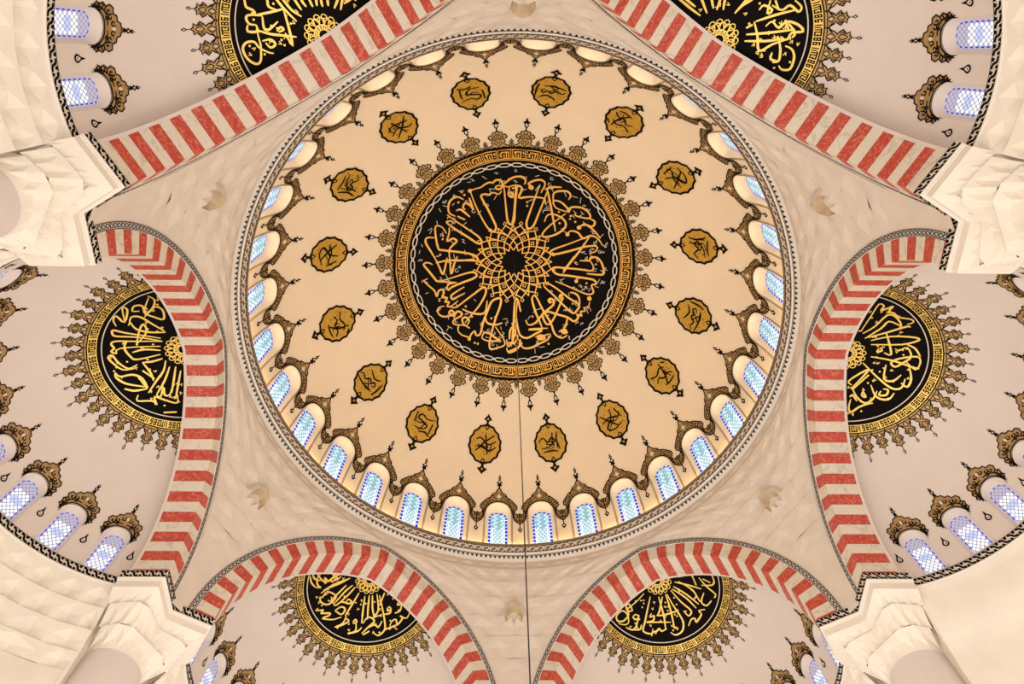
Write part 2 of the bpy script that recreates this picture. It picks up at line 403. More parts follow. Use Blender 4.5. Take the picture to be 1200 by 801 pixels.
BLOBS = {(480, 180): [(435,265,17),(352,350,11),(375,275,11),(395,295,11),(240,590,11),(238,615,10),(220,728,11)], (595, 180): [(165,240,17),(515,532,18),(432,580,17),(455,448,11),(488,490,11),(450,470,10),(375,500,11),(140,348,10),(140,375,10),(370,418,10)],
         (480, 300): [(215,320,11),(405,362,11),(450,436,11),(430,598,14),(470,625,11),(492,632,11),(590,448,10)], (595, 300): [(590,305,19),(300,320,15),(385,285,16),(410,542,24),(240,580,20),(295,632,11),(178,434,10),(470,342,10),(490,46,11),(570,195,10),(562,222,10),(495,180,15),(638,58,10)]}
ca = MB()
for (ox, oy), strokes in CAL.items():
    for st in strokes:
        ca.stroke([pix_dome(ox + x / 6.16, oy + y / 6.16) for x, y in st], 0.078, dome_xy, 0.019, taper=True)
    for x, y, r in BLOBS[(ox, oy)]:
        cx, cy = pix_dome(ox + x / 6.16, oy + y / 6.16)
        ca.dot(cx, cy, r / 6.16 / 30, dome_xy, 0.021, 4 if r < 12 else 8)
cal = ca.build('calligraphy', 'gold', med)
vm = MB(); rnd = random.Random(5)
for i in range(190):
    s = 1.9 + 2.1 * sqrt(rnd.random()); a_ = rnd.random() * 2 * pi; x, y = s * cos(a_), s * sin(a_)
    k = rnd.random(); L_ = 0.07 + 0.06 * rnd.random(); b = rnd.random() * pi
    if k < 0.45: vm.stroke([(x, y), (x + 2 * L_ * cos(b), y + 2 * L_ * sin(b))], 0.022, dome_xy, 0.017, sub=1)
    elif k < 0.8: vm.stroke([(x, y), (x + L_ * cos(b), y + L_ * sin(b)), (x + L_ * cos(b + .9), y + L_ * sin(b + .9)), (x + 2 * L_ * cos(b + .5), y + 2 * L_ * sin(b + .5))], 0.022, dome_xy, 0.017)
    else: vm.stroke([(x + L_ * .6 * cos(c), y + L_ * .6 * sin(c)) for c in (0, 1.3, 2.6, 3.9, 5.2)], 0.022, dome_xy, 0.017)
vm.build('vowel_marks', 'ivory', med, kind='stuff')
for c in med.children:                      # traced lettering follows the photo, not the turned scheme
    if c.name.startswith('calligraphy'): c.rotation_euler = (0, 0, -AZ0)

# ---- palmette finials around the medallion (canonical at azimuth 0; x sideways, y outwards from s0)
def at_dome(s0): return lambda x, y, off: dome_pt(s0 + y, x / (DA * sin(s2t(s0 + max(y, 0.0)))), off)
F_OUT = mirror([(0, .80), (.07, .70), (.11, .74), (.16, .66), (.13, .58), (.23, .62), (.29, .52), (.24, .42), (.16, .40), (.22, .30), (.16, .22), (.27, .15), (.36, .12), (.40, .06), (.46, .02), (.46, -.02)])
F_OUT = [(x * (1.22 if abs(y) > .2 else 1.0), y * 1.06) for x, y in F_OUT]
F_TOP = mirror([(0, 1.44), (.04, 1.34), (.035, 1.30), (.14, 1.20), (.13, 1.16), (.06, 1.16), (.09, 1.07), (.05, .97), (.025, .93), (.025, .78)])
F_PET = [[(0, .42), (.05, .52), (0, .68), (-.05, .52)], [(.06, .40), (.16, .44), (.22, .53), (.12, .52)], [(-.06, .40), (-.16, .44), (-.22, .53), (-.12, .52)], [(0, .06), (.06, .18), (0, .34), (-.06, .18)]]
fn = at_dome(5.04)
def motif(name, fill_mat, outline, fn, off, parent, detail=(), lw=0.03, dw=0.022, fills=(), az=0.0):
    f = MB().poly(outline, fn, off).build(name, fill_mat, parent)
    MB().stroke(outline, lw, fn, off + 0.006, closed=True, sub=1).build('outline', 'outline', f)
    if detail:
        d = MB()
        for st in detail: d.stroke(st, dw, fn, off + 0.007)
        d.build('scrollwork', 'outline', f)
    for nm, mt, polys in fills:
        g = MB()
        for p in polys: g.poly(p, fn, off + 0.008)
        g.build(nm, mt, f)
    return f
def ringcopies(o, n, step, start, parent):
    o.rotation_euler.z = start; res = [o]
    for k in range(1, n):
        c = dup(o, parent); c.rotation_euler.z = start + step * k; res.append(c)
    return res
det = [p + [p[0]] for p in F_PET] + [[(.06, .04), (.2, .08), (.3, .05), (.38, .03)], [(-.06, .04), (-.2, .08), (-.3, .05), (-.38, .03)], [(.1, .16), (.14, .3), (.05, .36)], [(-.1, .16), (-.14, .3), (-.05, .36)], [(.12, .4), (.2, .5), (.1, .6), (.05, .7)], [(-.12, .4), (-.2, .5), (-.1, .6), (-.05, .7)]]
fin = motif('palmette', 'ochre', F_OUT, fn, 0.012, dome, det, 0.052, 0.032)
MB().poly(F_TOP, fn, 0.013).build('palmette_tip', 'outline', fin)
MB().poly([(0, 1.18), (.05, 1.08), (0, .99), (-.05, 1.08)], fn, 0.019).build('tip_bead', 'ivory', fin)
ringcopies(fin, 32, STEP, STEP / 2, dome)
SF = mirror([(0, .42), (.03, .34), (.07, .30), (.03, .25), (.08, .18), (.04, .12), (.10, .05), (.10, 0)])
sf = motif('small_palmette', 'ochre', SF, fn, 0.012, dome, [[(0, .3), (0, .05)]], 0.040, 0.03)
ringcopies(sf, 32, STEP, 0, dome)

# ---- sixteen gold roundels
def scallop(a_, b_, n, amp):
    P = []
    for i in range(n * 6):
        t = 2 * pi * i / (n * 6); k = 1 - amp * abs(sin(t * n / 2 + pi / 2)) ** 0.8 + amp
        pw = 1 + 0.10 * abs(sin(t)) ** 6      # slightly pointed towards the tips
        P.append((a_ * k * cos(t), b_ * k * pw * sin(t)))
    return P
NAMES = [  # letter strokes inside a roundel, x to the reader's right, y up
 [[(.62,.35),(.60,-.1),(.5,-.45)],[(-.62,-.12),(-.5,.02),(-.25,-.1),(-.05,.1),(.1,-.02),(.3,.12),(.38,-.05),(.2,-.12)],[(-.65,-.25),(-.2,-.35),(.3,-.3)],[(-.3,.45),(.1,.25),(.45,.42)]],
 [[(-.55,.35),(-.2,.2),(.15,.35),(.4,.2)],[(.3,.55),(.2,.0),(-.1,-.5)],[(-.45,-.1),(-.2,.05),(.0,-.15),(.3,-.1),(.5,-.3)],[(-.2,-.45),(.1,-.5),(.45,-.45)],[(.45,.5),(.6,.3)]],
 [[(-.5,.4),(-.1,-.1),(.2,-.45)],[(.1,.55),(.0,.1),(-.4,-.3),(-.1,-.5),(.4,-.35)],[(-.55,.0),(-.1,.15),(.35,.0),(.5,.2)],[(.35,.45),(.5,-.1)]],
 [[(.45,.5),(.35,.1),(.45,-.4)],[(.2,.5),(.1,-.1)],[(-.6,.1),(-.35,.3),(-.1,.05),(.1,.25),(.25,.05),(-.1,-.2),(-.5,-.25)],[(-.4,-.45),(.0,-.4),(.35,-.5)]],
 [[(-.5,-.4),(-.1,.1),(.4,.5)],[(.5,.2),(.1,.0),(-.3,.3),(-.55,.2)],[(.5,-.1),(.2,-.3),(-.2,-.15),(-.45,-.05)],[(-.1,.5),(.1,-.5)]],
 [[(.5,.4),(.1,.3),(-.25,.42),(-.4,.2),(-.1,.1),(.2,.0),(.05,-.25),(-.4,-.3)],[(.45,.2),(.42,-.35)],[(-.1,-.45),(.25,-.35),(.5,-.5)],[(-.55,.45),(-.5,-.1)]],
]
s_c = 7.955
def at_rnd(x, y, off): return dome_pt(s_c - y, -x / (DA * sin(s2t(s_c))), off)
body = scallop(0.625, 0.755, 14, 0.07)
rrn = random.Random(3)
for k in range(16):
    az = rad(11.25 + 22.5 * k)
    if k == 0:
        rb = MB().poly(body, at_rnd, 0.012); rbm = rb.mesh('roundel', 'roundel')
        rom = MB().stroke(body, 0.085, at_rnd, 0.019, closed=True, sub=1).mesh('outline', 'outline')
        tipms = []
        for sg in (1, -1):
            y0 = 0.80 * sg
            tm = MB().poly([(x, y0 + sg * y) for x, y in mirror([(0, .54), (.06, .44), (.18, .30), (.17, .25), (.08, .24), (.05, .16), (.03, .0)])], at_rnd, 0.013)
            tm.poly([(x, sg * y) for x, y in ((0, .88), (.10, .74), (0, .60), (-.10, .74))], at_rnd, 0.020)
            tipms.append(tm.mesh('roundel_tip', 'outline'))
        beadm = MB()
        for sg in (1, -1):
            beadm.poly([(x, sg * y) for x, y in ((0, .80), (.05, .74), (0, .68), (-.05, .74))], at_rnd, 0.026)
            beadm.poly([(x, sg * y) for x, y in ((0, 1.18), (.05, 1.09), (0, 1.05), (-.05, 1.09))], at_rnd, 0.019)
        beadm = beadm.mesh('bead', 'roundel')
    r = obj('roundel', rbm, dome); r.rotation_euler.z = az
    obj('outline', rom, r); obj('bead', beadm, r, kind='stuff')
    for tm in tipms: obj('tip', tm, r)
    le = MB()
    nm = NAMES[k % 6]; jit = rrn.uniform(-.06, .06)
    for st in nm: le.stroke([(x * .80 + jit, y * .86) for x, y in st], 0.066, at_rnd, 0.019, taper=True)
    for st in NAMES[(k + 2) % 6][:2]: le.stroke([(x * .5 - jit, y * .45 - .12) for x, y in st], 0.045, at_rnd, 0.020, taper=True)
    for i in range(26):
        t = rrn.random() * 6.28; q = .25 + .27 * rrn.random(); x, y = q * cos(t), q * 1.15 * sin(t); b = rrn.random() * 3.14
        le.stroke([(x, y), (x + .05 * cos(b), y + .05 * sin(b))], 0.022, at_rnd, 0.018, sub=1)
    le.build('lettering', 'outline', r)

# ---- crests over the dome windows (canonical at azimuth 0; u sideways in metres, v up from arc 12)
SC0 = 12.0
def at_crest(x, y, off): return dome_pt(SC0 - y, x / 8.25, off)
hp = STEP / 2 * 8.25
C_OUT = [(0, 2.22), (.06, 2.08), (.15, 1.93), (.27, 1.86), (.33, 1.72), (.46, 1.64), (.56, 1.52), (.70, 1.34), (.72, 1.20), (.62, 1.10), (.60, 1.00), (.66, .94), (.76, .92), (hp, .98),
         (hp, .42), (.74, .50), (.64, .60), (.58, .72), (.56, .86), (.53, 1.02), (.47, 1.22), (.36, 1.39), (.20, 1.49), (0, 1.535)]
c_poly = C_OUT + [(-x, y) for x, y in reversed(C_OUT) if x > 0]
sw = []
def curl(cx, cy, r, a0, sg): return [(cx + r * (1 - i / 9) * cos(a0 + sg * i * .85), cy + r * (1 - i / 9) * sin(a0 + sg * i * .85)) for i in range(8)]
for sg in (1, -1):
    for cx, cy, r, a0, d in ((.12, 1.72, .11, 2, 1), (.30, 1.62, .10, .5, -1), (.42, 1.46, .10, 2.4, 1), (.56, 1.32, .11, 0, -1), (.60, 1.14, .08, 3, 1), (.66, .80, .10, 1, -1), (.72, .64, .08, 3, 1), (.77, .85, .07, 2, 1), (.22, 1.76, .07, 4, 1), (.62, .98, .06, 1, 1)):
        sw.append([(sg * x, y) for x, y in curl(cx, cy, r, a0, d)])
    sw.append([(sg * x, y) for x, y in ((.04, 1.58), (.22, 1.58), (.36, 1.52), (.46, 1.36), (.56, 1.16), (.58, .95), (.64, .74), (.74, .58))])
    sw.append([(sg * x, y) for x, y in ((.05, 1.95), (.14, 1.82), (.30, 1.76), (.40, 1.58), (.54, 1.46), (.64, 1.28))])
cr = motif('window_crest', 'crest', c_poly, at_crest, 0.012, dome, sw, 0.046, 0.027)
x0 = MB()
x0.poly(mirror([(0, 2.78), (.035, 2.66), (.07, 2.60), (.03, 2.55), (.05, 2.48), (.13, 2.40), (.06, 2.36), (.10, 2.28), (.03, 2.22), (.02, 2.12)]), at_crest, 0.014)
x0.poly([(hp + x, y) for x, y in mirror([(0, .44), (.018, .40), (.018, .28), (.09, .17), (0, .02)])], at_crest, 0.014)
x0.build('crest_tip', 'outline', cr)
x1 = MB()
for cx, cy, r in ((0, 2.44, .045), (hp, .17, .035), (0, 2.60, .022)): x1.poly([(cx, cy + r * 1.3), (cx + r, cy), (cx, cy - r * 1.3), (cx - r, cy)], at_crest, 0.021)
x1.poly([(0, 1.88), (.08, 1.76), (0, 1.66), (-.08, 1.76)], at_crest, 0.021)
x1.build('bead', 'ivory', cr)
x2 = MB()
for d in (0.05, 0.085):
    x2.stroke([(x * 8.25, SC0 - y) for x, y in niche_arc(NW + d / 8.3, NH - d, 12.7, 0, RR)], 0.013, at_crest, 0.013, sub=1)
x2.build('niche_line', 'outline', cr)
ringcopies(cr, 32, STEP, STEP / 2, dome)

# ================================================================== DOME WINDOWS (32)
def win_pt(x, y, rad_out):                   # vertical glazing plane behind the dome surface
    t = s2t(y); return ((DA * sin(t) + rad_out) * cos(x), (DA * sin(t) + rad_out) * sin(x), DZ + DB * cos(t))
GW, GT = 0.0425, 10.66                       # glass half width, top
Hg = niche_arc(GW, GT, SMAX, 0, RR)
def glass_pt(x, y, off=0.0):
    z = DZ + DB * cos(s2t(y)); R_ = 8.575 - off; return (R_ * cos(x), R_ * sin(x), z)
rev = MB(); rows = []
for i in range(4):
    t = i / 3
    rows.append([tuple(Vector(win_pt(h[0], h[1], 0)).lerp(Vector(glass_pt(g[0], g[1])), t)) for h, g in zip(H_out, Hg)])
rev.grid(rows)
rev_m = rev.mesh('window_reveal', 'dome', True)
gp = MB(); nG = len(Hg)
gp.grid([[glass_pt(Hg[i][0], Hg[i][1]) for i in range(nG // 2 + 1)], [glass_pt(Hg[nG - 1 - i][0], Hg[nG - 1 - i][1]) for i in range(nG // 2 + 1)]])
gp_m = gp.mesh('glass_pane', 'glass')
gz = lambda x, y, off: glass_pt(x / 8.6, 12.77 - y, off)       # metres on the pane, y up from the sill
GWm, GHm = GW * 8.6, 12.77 - GT
bd = MB()                                    # cobalt dashes round the pane
edge = [(x * 8.6, 12.77 - y) for x, y in niche_arc(GW - 0.0055, GT + 0.045, 12.75, 0, RR)]
acc, on, cur = 0.0, True, [edge[0]]
dense = []
for i in range(len(edge) - 1):
    for k in range(6): dense.append((edge[i][0] + (edge[i + 1][0] - edge[i][0]) * k / 6, edge[i][1] + (edge[i + 1][1] - edge[i][1]) * k / 6))
seg = [dense[0]]; L_ = 0.0; on = True
for i in range(1, len(dense)):
    L_ += hypot(dense[i][0] - dense[i - 1][0], dense[i][1] - dense[i - 1][1]); seg.append(dense[i])
    if L_ > (0.125 if on else 0.05):
        if on: bd.stroke(seg, 0.088, gz, 0.012, sub=1)
        seg = [dense[i]]; L_ = 0; on = not on
bd_m = bd.mesh('blue_border', 'blue')
cy = MB(); wg = MB(); lt = MB(); rnd = random.Random(2)
def inside(x, y): 
    hw = GWm - 0.10
    if abs(x) > hw: return False
    return y < GHm - 0.06 - (hw - sqrt(max(hw * hw - x * x, 0)))
rr_ = 0.085
for j in range(0, 16):
    for i in range(-3, 4):
        x = i * rr_ * 1.75 + (rr_ * .875 if j % 2 else 0); y = 0.08 + j * rr_ * 1.5
        if not inside(x, y): continue
        hexa = [(x + rr_ * sin(k * pi / 3), y + rr_ * cos(k * pi / 3)) for k in range(6)]
        lt.stroke(hexa, 0.016, gz, 0.012, closed=True, sub=1)
        tri = [hexa[0], hexa[2], hexa[4]] if (i + j) % 2 else [hexa[1], hexa[3], hexa[5]]
        if y > GHm * 0.48 and (i + j) % 2 == 0: cy.poly(tri, gz, 0.008)
        elif y < GHm * 0.55: wg.poly(hexa, gz, 0.006)
        lt.stroke(tri, 0.011, gz, 0.013, closed=True, sub=1)
cy_m, wg_m, lt_m = cy.mesh('cyan_glass', 'cyan'), wg.mesh('clear_glass', 'white_glass'), lt.mesh('lead_lattice', 'came')
wn = 0
def window(reveal, parts, loc, rz, label, group):
    global wn; wn += 1
    o = obj('window_%d' % wn, None, label=label, cat=None, group=group, kind='structure'); o.location = loc; o.rotation_euler = (0, 0, rz)
    for nm, me in parts: obj(nm, me, o)
    return o
for k in range(32):
    window(None, (('window_reveal', rev_m), ('glass_pane', gp_m), ('blue_border', bd_m), ('cyan_glass', cy_m), ('clear_glass', wg_m), ('lead_lattice', lt_m)), (0, 0, 0), STEP * (k + .5) + AZ0,
           'round-headed stained glass window with cobalt dashed border at the foot of the central dome', 'windows around the central dome')

# ================================================================== RING CORNICE
trim = obj('trim_1', None, label='circular cornice with black and white bands under the central dome', kind='structure')
def revolve(prof, n=288, a0=0, a1=2 * pi):
    full = abs(a1 - a0 - 2 * pi) < 1e-6
    return [[(r * cos(a0 + (a1 - a0) * j / n), r * sin(a0 + (a1 - a0) * j / n), z) for j in range(n if full else n + 1)] for r, z in prof]
MB().grid(revolve([(8.62, 6.80), (8.50, 6.80), (8.42, 6.83)]), True).build('ledge', 'lip', trim)
MB().grid(revolve([(8.42, 6.83), (8.40, 6.82), (8.40, 6.75), (8.42, 6.735)]), True).build('bronze_edge', 'brown', trim)
MB().grid(revolve([(8.42, 6.735), (8.435, 6.72), (8.53, 6.545), (8.545, 6.54)]), True).build('guilloche_ground', 'brown', trim)
MB().grid(revolve([(8.545, 6.54), (8.55, 6.50), (8.575, 6.48), (8.69, 6.27), (8.70, 6.24), (8.80, 6.22)]), True).build('lower_moulding', 'lip', trim)
def cone_fn(r0, z0, r1, z1):
    L = hypot(r1 - r0, z1 - z0); nx, nz = (z1 - z0) / L, -(r1 - r0) / L       # towards the inside, downwards
    if nx > 0: nx, nz = -nx, -nz
    return lambda x, y, off: ((r0 + (r1 - r0) * y + nx * off) * cos(x / 8.5), (r0 + (r1 - r0) * y + nx * off) * sin(x / 8.5), z0 + (z1 - z0) * y + nz * off)
f1 = cone_fn(8.435, 6.72, 8.53, 6.545); LG = 0.2
iso = lambda f, L: (lambda x, y, off: f(x, y / L, off))
g1 = iso(f1, LG); gu = MB(); nG1 = 190; wv = 2 * pi * 8.5 / nG1
gd = MB()
for k in range(nG1):
    x = k * wv
    for sg in (0, 1):
        gu.stroke([(x - .02, .03), (x + wv * .35, .05), (x + wv * .6, .10), (x + wv * .85, .16), (x + wv * 1.05, .17)] if sg == 0 else [(x + wv * .35, .185), (x + wv * .5, .12), (x + wv * .35, .10), (x + wv * .25, .14)], 0.042 if sg == 0 else 0.03, g1, 0.006, sub=2)
    gu.dot(x + wv * .72, .05, 0.035, g1, 0.006, 6)
for y in (.005, .195): gd.stroke([(2 * pi * 8.5 * i / 288, y) for i in range(289)], 0.018, g1, 0.006, sub=1)
gu.build('guilloche', 'ivory', trim, kind='stuff'); gd.build('border_line', 'outline', trim)
f2 = cone_fn(8.575, 6.48, 8.69, 6.27); g2 = iso(f2, 0.24); cn = MB()
nC = 330; wv = 2 * pi * 8.5 / nC
for k in range(nC):
    x = k * wv
    cn.poly([(x + .01, .07), (x + .15, .07), (x + .14, .10), (x + .10, .11), (x + .115, .145), (x + .08, .175), (x + .045, .145), (x + .06, .11), (x + .02, .10)], g2, 0.006)
    cn.stroke([(x, .045), (x + wv, .045)], 0.02, g2, 0.006, sub=1)
cn.build('cresting', 'outline', trim, kind='stuff')
MB().grid(revolve([(8.47, 6.815), (8.50, 6.835), (8.53, 6.815)], 144), True).build('light_strip', 'led', trim)

# ================================================================== ARCHES (6)
def arch_tree():
    a_ = thing('striped_arch', (A, 0, 0))
    core = MB()
    NK = 60
    def line(R, x): return [(x, *arch_pt(R, i / NK, -1)) for i in range(NK)] + [(x, *arch_pt(R, 1 - i / NK, 1)) for i in range(NK + 1)]
    g = 0.012
    core.grid([line(RFACE, g), line(RIN + g, g), line(RIN + g, DEP)])
    core.build('mortar_core', 'mortar', a_)
    MB().grid([line(RIN, DEP), line(RIN, DEP + .08), line(RIN + .6, DEP + .08), line(RIN + 1.2, DEP + .08)]).build('back_rim', 'plaster', a_)
    nV = 45; jt = 0.0011
    for i in range(nV):
        # i counts from one springing over the crown to the other; joints at equal steps
        k0, k1 = i / nV + jt / 3, (i + 1) / nV - jt / 3
        def P(R, k, x):
            kk = k * 2
            return (x, *arch_pt(R, kk, -1)) if kk <= 1 else (x, *arch_pt(R, 2 - kk, 1))
        ks = [k0, k1] if i != nV // 2 else [k0, .5, k1]
        sec = [(RFACE, 0.02), (RFACE, 0.0), (RIN + .008, 0.0), (RIN, .008), (RIN, DEP), (RIN + .02, DEP)]
        v = MB().grid([[P(R, k, x) for k in ks] for R, x in sec])
        for side in (0, -1):
            n = len(v.v); pts = [P(R, ks[side], x) for R, x in ((RFACE, .02), (RFACE, 0), (RIN + .008, 0), (RIN, .008), (RIN, DEP), (RIN + .02, DEP), (RIN + .02, .02))]
            v.add(pts, [(0, 1, 2, 6), (2, 3, 6), (3, 4, 5, 6)])
        v.build('voussoir', 'red' if i % 2 == 0 else 'white', a_)
    bo = MB().grid([line(RFACE - .005, -.0), line(RFACE + .005, -.02), line(ROUT - .01, -.02), line(ROUT, 0.01), line(ROUT + .02, .05)])
    b = bo.build('border_band', 'lip', a_)
    pt = MB(); per = 0.15; Lh = RFACE * acos(CC / RFACE)
    def bfn(x, y, off):                      # x along the band from one foot, y across
        k = x / Lh; R = RFACE + .015 + y
        s, z = arch_pt(R, k, -1) if k <= 1 else arch_pt(R, 2 - k, 1)
        return (-.02 - off, s, z)
    x = 0.0
    while x < 2 * Lh - per:
        pt.stroke([(x, .02), (x + per * .5, .055), (x + per, .12)], 0.024, bfn, 0.004, sub=2)
        pt.stroke([(x, .12), (x + per * .5, .09), (x + per, .02)], 0.024, bfn, 0.004, sub=2)
        pt.dot(x + per * .5, .02, 0.02, bfn, 0.004, 5); pt.dot(x + per * .5, .125, 0.02, bfn, 0.004, 5); pt.dot(x + per, .075, 0.016, bfn, .005, 4)
        x += per
    for y in (-.005, .145): pt.stroke([(2 * Lh * i / 120, y) for i in range(121)], 0.018, bfn, 0.004, sub=1)
    pt.build('band_pattern', 'outline', b, kind='stuff')
    return a_
BAYS = [rad(60 * k) for k in range(6)]       # outward direction of each bay
arch0 = arch_tree()
for k, ang in enumerate(BAYS):
    o = arch0 if k == 0 else dup(arch0)
    o.location = (A * cos(ang), A * sin(ang), 0); o.rotation_euler = (0, 0, ang)
    tag(o, 'red and white striped pointed arch ' + ['above the smooth curved wall', 'next to the arch above the smooth curved wall', 'two bays from the arch above the smooth curved wall', 'facing the arch above the smooth curved wall'][min(k, 6 - k)], 'arch', 'striped arches around the hexagon')

# ================================================================== HALF DOMES (6)
HW_STEP = rad(15.8); NWIN = 9
V_TOP = 2.15
nhw, ntop, nbot = 0.079, 1.72, 0.26          # niche (rad, meridian metres)
ghw, gtop, gbot = 0.058, 1.60, 0.38
def closed_niche(hw, top, bot):
    H = []; sp = top - hw * SR
    for i in range(8): H.append((-hw, bot + (sp - bot) * i / 8))
    for i in range(16): a_ = pi - pi * i / 16; H.append((hw * cos(a_), sp + hw * SR * sin(a_)))
    for i in range(8): H.append((hw, sp + (bot - sp) * i / 8))
    for i in range(8): H.append((hw - 2 * hw * i / 8, bot))
    return H
Hh = closed_niche(nhw, ntop, nbot); Hq = closed_niche(ghw, gtop, gbot)
hs = HW_STEP / 2
Bh = [(-hs, V_TOP * i / 8) for i in range(8)] + [(-hs + 2 * hs * i / 16, V_TOP) for i in range(16)] + [(hs, V_TOP - V_TOP * i / 8) for i in range(8)] + [(hs - 2 * hs * i / 8, 0) for i in range(8)]
def half_shell():
    mb = MB()
    for k in range(NWIN):
        a0 = (k - NWIN // 2) * HW_STEP
        sector(Hh, Bh, 3, lambda x, y: half_uv(a0 + x, y, 0), mb, True)
    e = NWIN * HW_STEP / 2; nA_ = NWIN * 16
    vtop = SZ + SR * pi / 2
    mb.grid([[half_uv(-e + 2 * e * j / nA_, V_TOP + (vtop - V_TOP) * i / 26, 0) for j in range(nA_ + 1)] for i in range(27)])
    for sg in (-1, 1):
        mb.grid([[half_uv(sg * (e + (rad(88) - e) * j / 10), vtop * i / 36, 0) for j in range(11)] for i in range(37)])
    me = mb.mesh('half_dome_shell', 'plaster', True)
    bm = bmesh.new(); bm.from_mesh(me)
    bmesh.ops.bisect_plane(bm, geom=bm.verts[:] + bm.edges[:] + bm.faces[:], plane_co=(0.62, 0, 0), plane_no=(1, 0, 0), clear_inner=True)
    bm.to_mesh(me); bm.free(); me.update()
    return me
shell_m = half_shell()
R_O, R_I, R_W, R_R = 2.40, 2.17, 2.05, 0.47
hp_fn = lambda r, a_, off: half_xy(r * cos(a_), r * sin(a_), off)
A_H = rad(100)
bd_ = MB(); bd_.grid([[hp_fn(max(2.44 * i / 14, .001), -A_H + 2 * A_H * j / 96, 0.010) for j in range(97)] for i in range(15)]); disc_m = bd_.mesh('half_medallion', 'black', True)
kb = MB(); ring(kb, R_I, R_O, 0.016, hp_fn, 96, -A_H, A_H); hband_m = kb.mesh('lettering_band', 'bright', True)
wl = MB(); ring(wl, R_W - .015, R_W + .015, 0.016, hp_fn, 96, -A_H, A_H); hline_m = wl.mesh('white_ring', 'ivory', True)
kt = MB(); NU = 15
for k in range(NU):
    def cell(c0, c1, r0, r1, k=k):
        g = 0.0; cols = 20.0; wc = 2 * A_H / NU / cols; hgt = (R_O - R_I - .05) / 5
        aa = A_H - (k * cols + 1.0 + c0 + g) * wc; ab = A_H - (k * cols + 1.0 + c1 - g) * wc
        r0_, r1_ = R_I + .025 + (r0 + g) * hgt, R_I + .025 + (r1 - g) * hgt
        n = max(1, int((c1 - c0) / 3))
        kt.grid([[hp_fn(r, aa + (ab - aa) * i / n, 0.022) for i in range(n + 1)] for r in (r0_, r1_)])
    bitmap(kt, T_HU, cell)
hlet_m = kt.mesh('square_lettering', 'outline')
ro = MB()
for k in range(14):
    for c, r0, rw in ((0.0, .30, .105), (.5, .39, .085), (.5, .17, .07)):
        a_ = 2 * pi * (k + c) / 14; cx, cy_ = r0 * cos(a_), r0 * sin(a_)
        ro.stroke([(cx + rw * cos(a_ + b), cy_ + rw * .8 * sin(a_ + b)) for b in [2 * pi * i / 7 for i in range(7)]], 0.026, half_xy, 0.017, closed=True, sub=1)
hros_m = ro.mesh('rosette', 'bright')
# half-dome palmettes, long and short by turns
def at_hp(x, y, off): return half_xy(R_O + .05 + y, x * (1 + 0.1 * y), off)
def palm(sc):
    out = mirror([(0, .62 * sc), (.035, .56 * sc), (.10, .56 * sc), (.06, .48 * sc), (.13, .40 * sc), (.085, .31 * sc), (.045, .28 * sc), (.09, .20 * sc), (.13, .13), (.19, .06), (.195, -.03)])
    dt = [[(0, .3 * sc), (.05, .39 * sc), (0, .52 * sc), (-.05, .39 * sc), (0, .3 * sc)], [(0, .02), (.05, .12), (0, .24 * sc), (-.05, .12), (0, .02)]]
    for sg in (1, -1): dt += [[(sg * x, y) for x, y in ((.03, .03), (.10, .04), (.15, .02))], [(sg * x, y) for x, y in ((.06, .44 * sc), (.095, .40 * sc), (.06, .34 * sc))], [(sg * x, y) for x, y in ((.06, .16), (.09, .12), (.14, .08))]]
    out = [(x * (1.32 if y > .15 else 1.0), y) for x, y in out]; dt = [[(x * 1.25, y) for x, y in st] for st in dt]
    tip = mirror([(0, .86 * sc), (.045, .78 * sc), (.008, .71 * sc), (.008, .60 * sc)])
    bead = [(0, .82 * sc), (.02, .78 * sc), (0, .745 * sc), (-.02, .78 * sc)]
    cut = [[(0, .19 * sc), (.022, .12), (0, .06), (-.022, .12)]]
    return out, dt, tip, bead, cut
def crest_half():
    o = [(0, 2.30), (.05, 2.19), (.13, 2.17), (.17, 2.08), (.27, 2.06), (.31, 1.96), (.42, 1.95), (.47, 1.85), (.42, 1.76), (.49, 1.68), (.45, 1.58), (.49, 1.50), (.42, 1.47), (.375, 1.42), (.355, 1.50), (.31, 1.62), (.22, 1.71), (.11, 1.755), (0, 1.765)]
    return o + [(-x, y) for x, y in reversed(o) if x > 0]
def at_hc(x, y, off): return half_uv(x / SR, y, off)
HC = crest_half(); hsw = []
for sg in (1, -1):
    for cx, cy_, r, a0, d in ((.11, 1.98, .07, 2, 1), (.22, 1.90, .07, .5, -1), (.33, 1.84, .06, 2.4, 1), (.39, 1.72, .065, 0, -1), (.42, 1.57, .05, 3, 1), (.20, 1.80, .05, 1, 1), (.36, 1.60, .04, 1, 1)):
        hsw.append([(sg * x, y) for x, y in curl(cx, cy_, r, a0, d)])
    hsw.append([(sg * x, y) for x, y in ((.05, 1.84), (.18, 1.83), (.30, 1.76), (.37, 1.66), (.41, 1.55))])
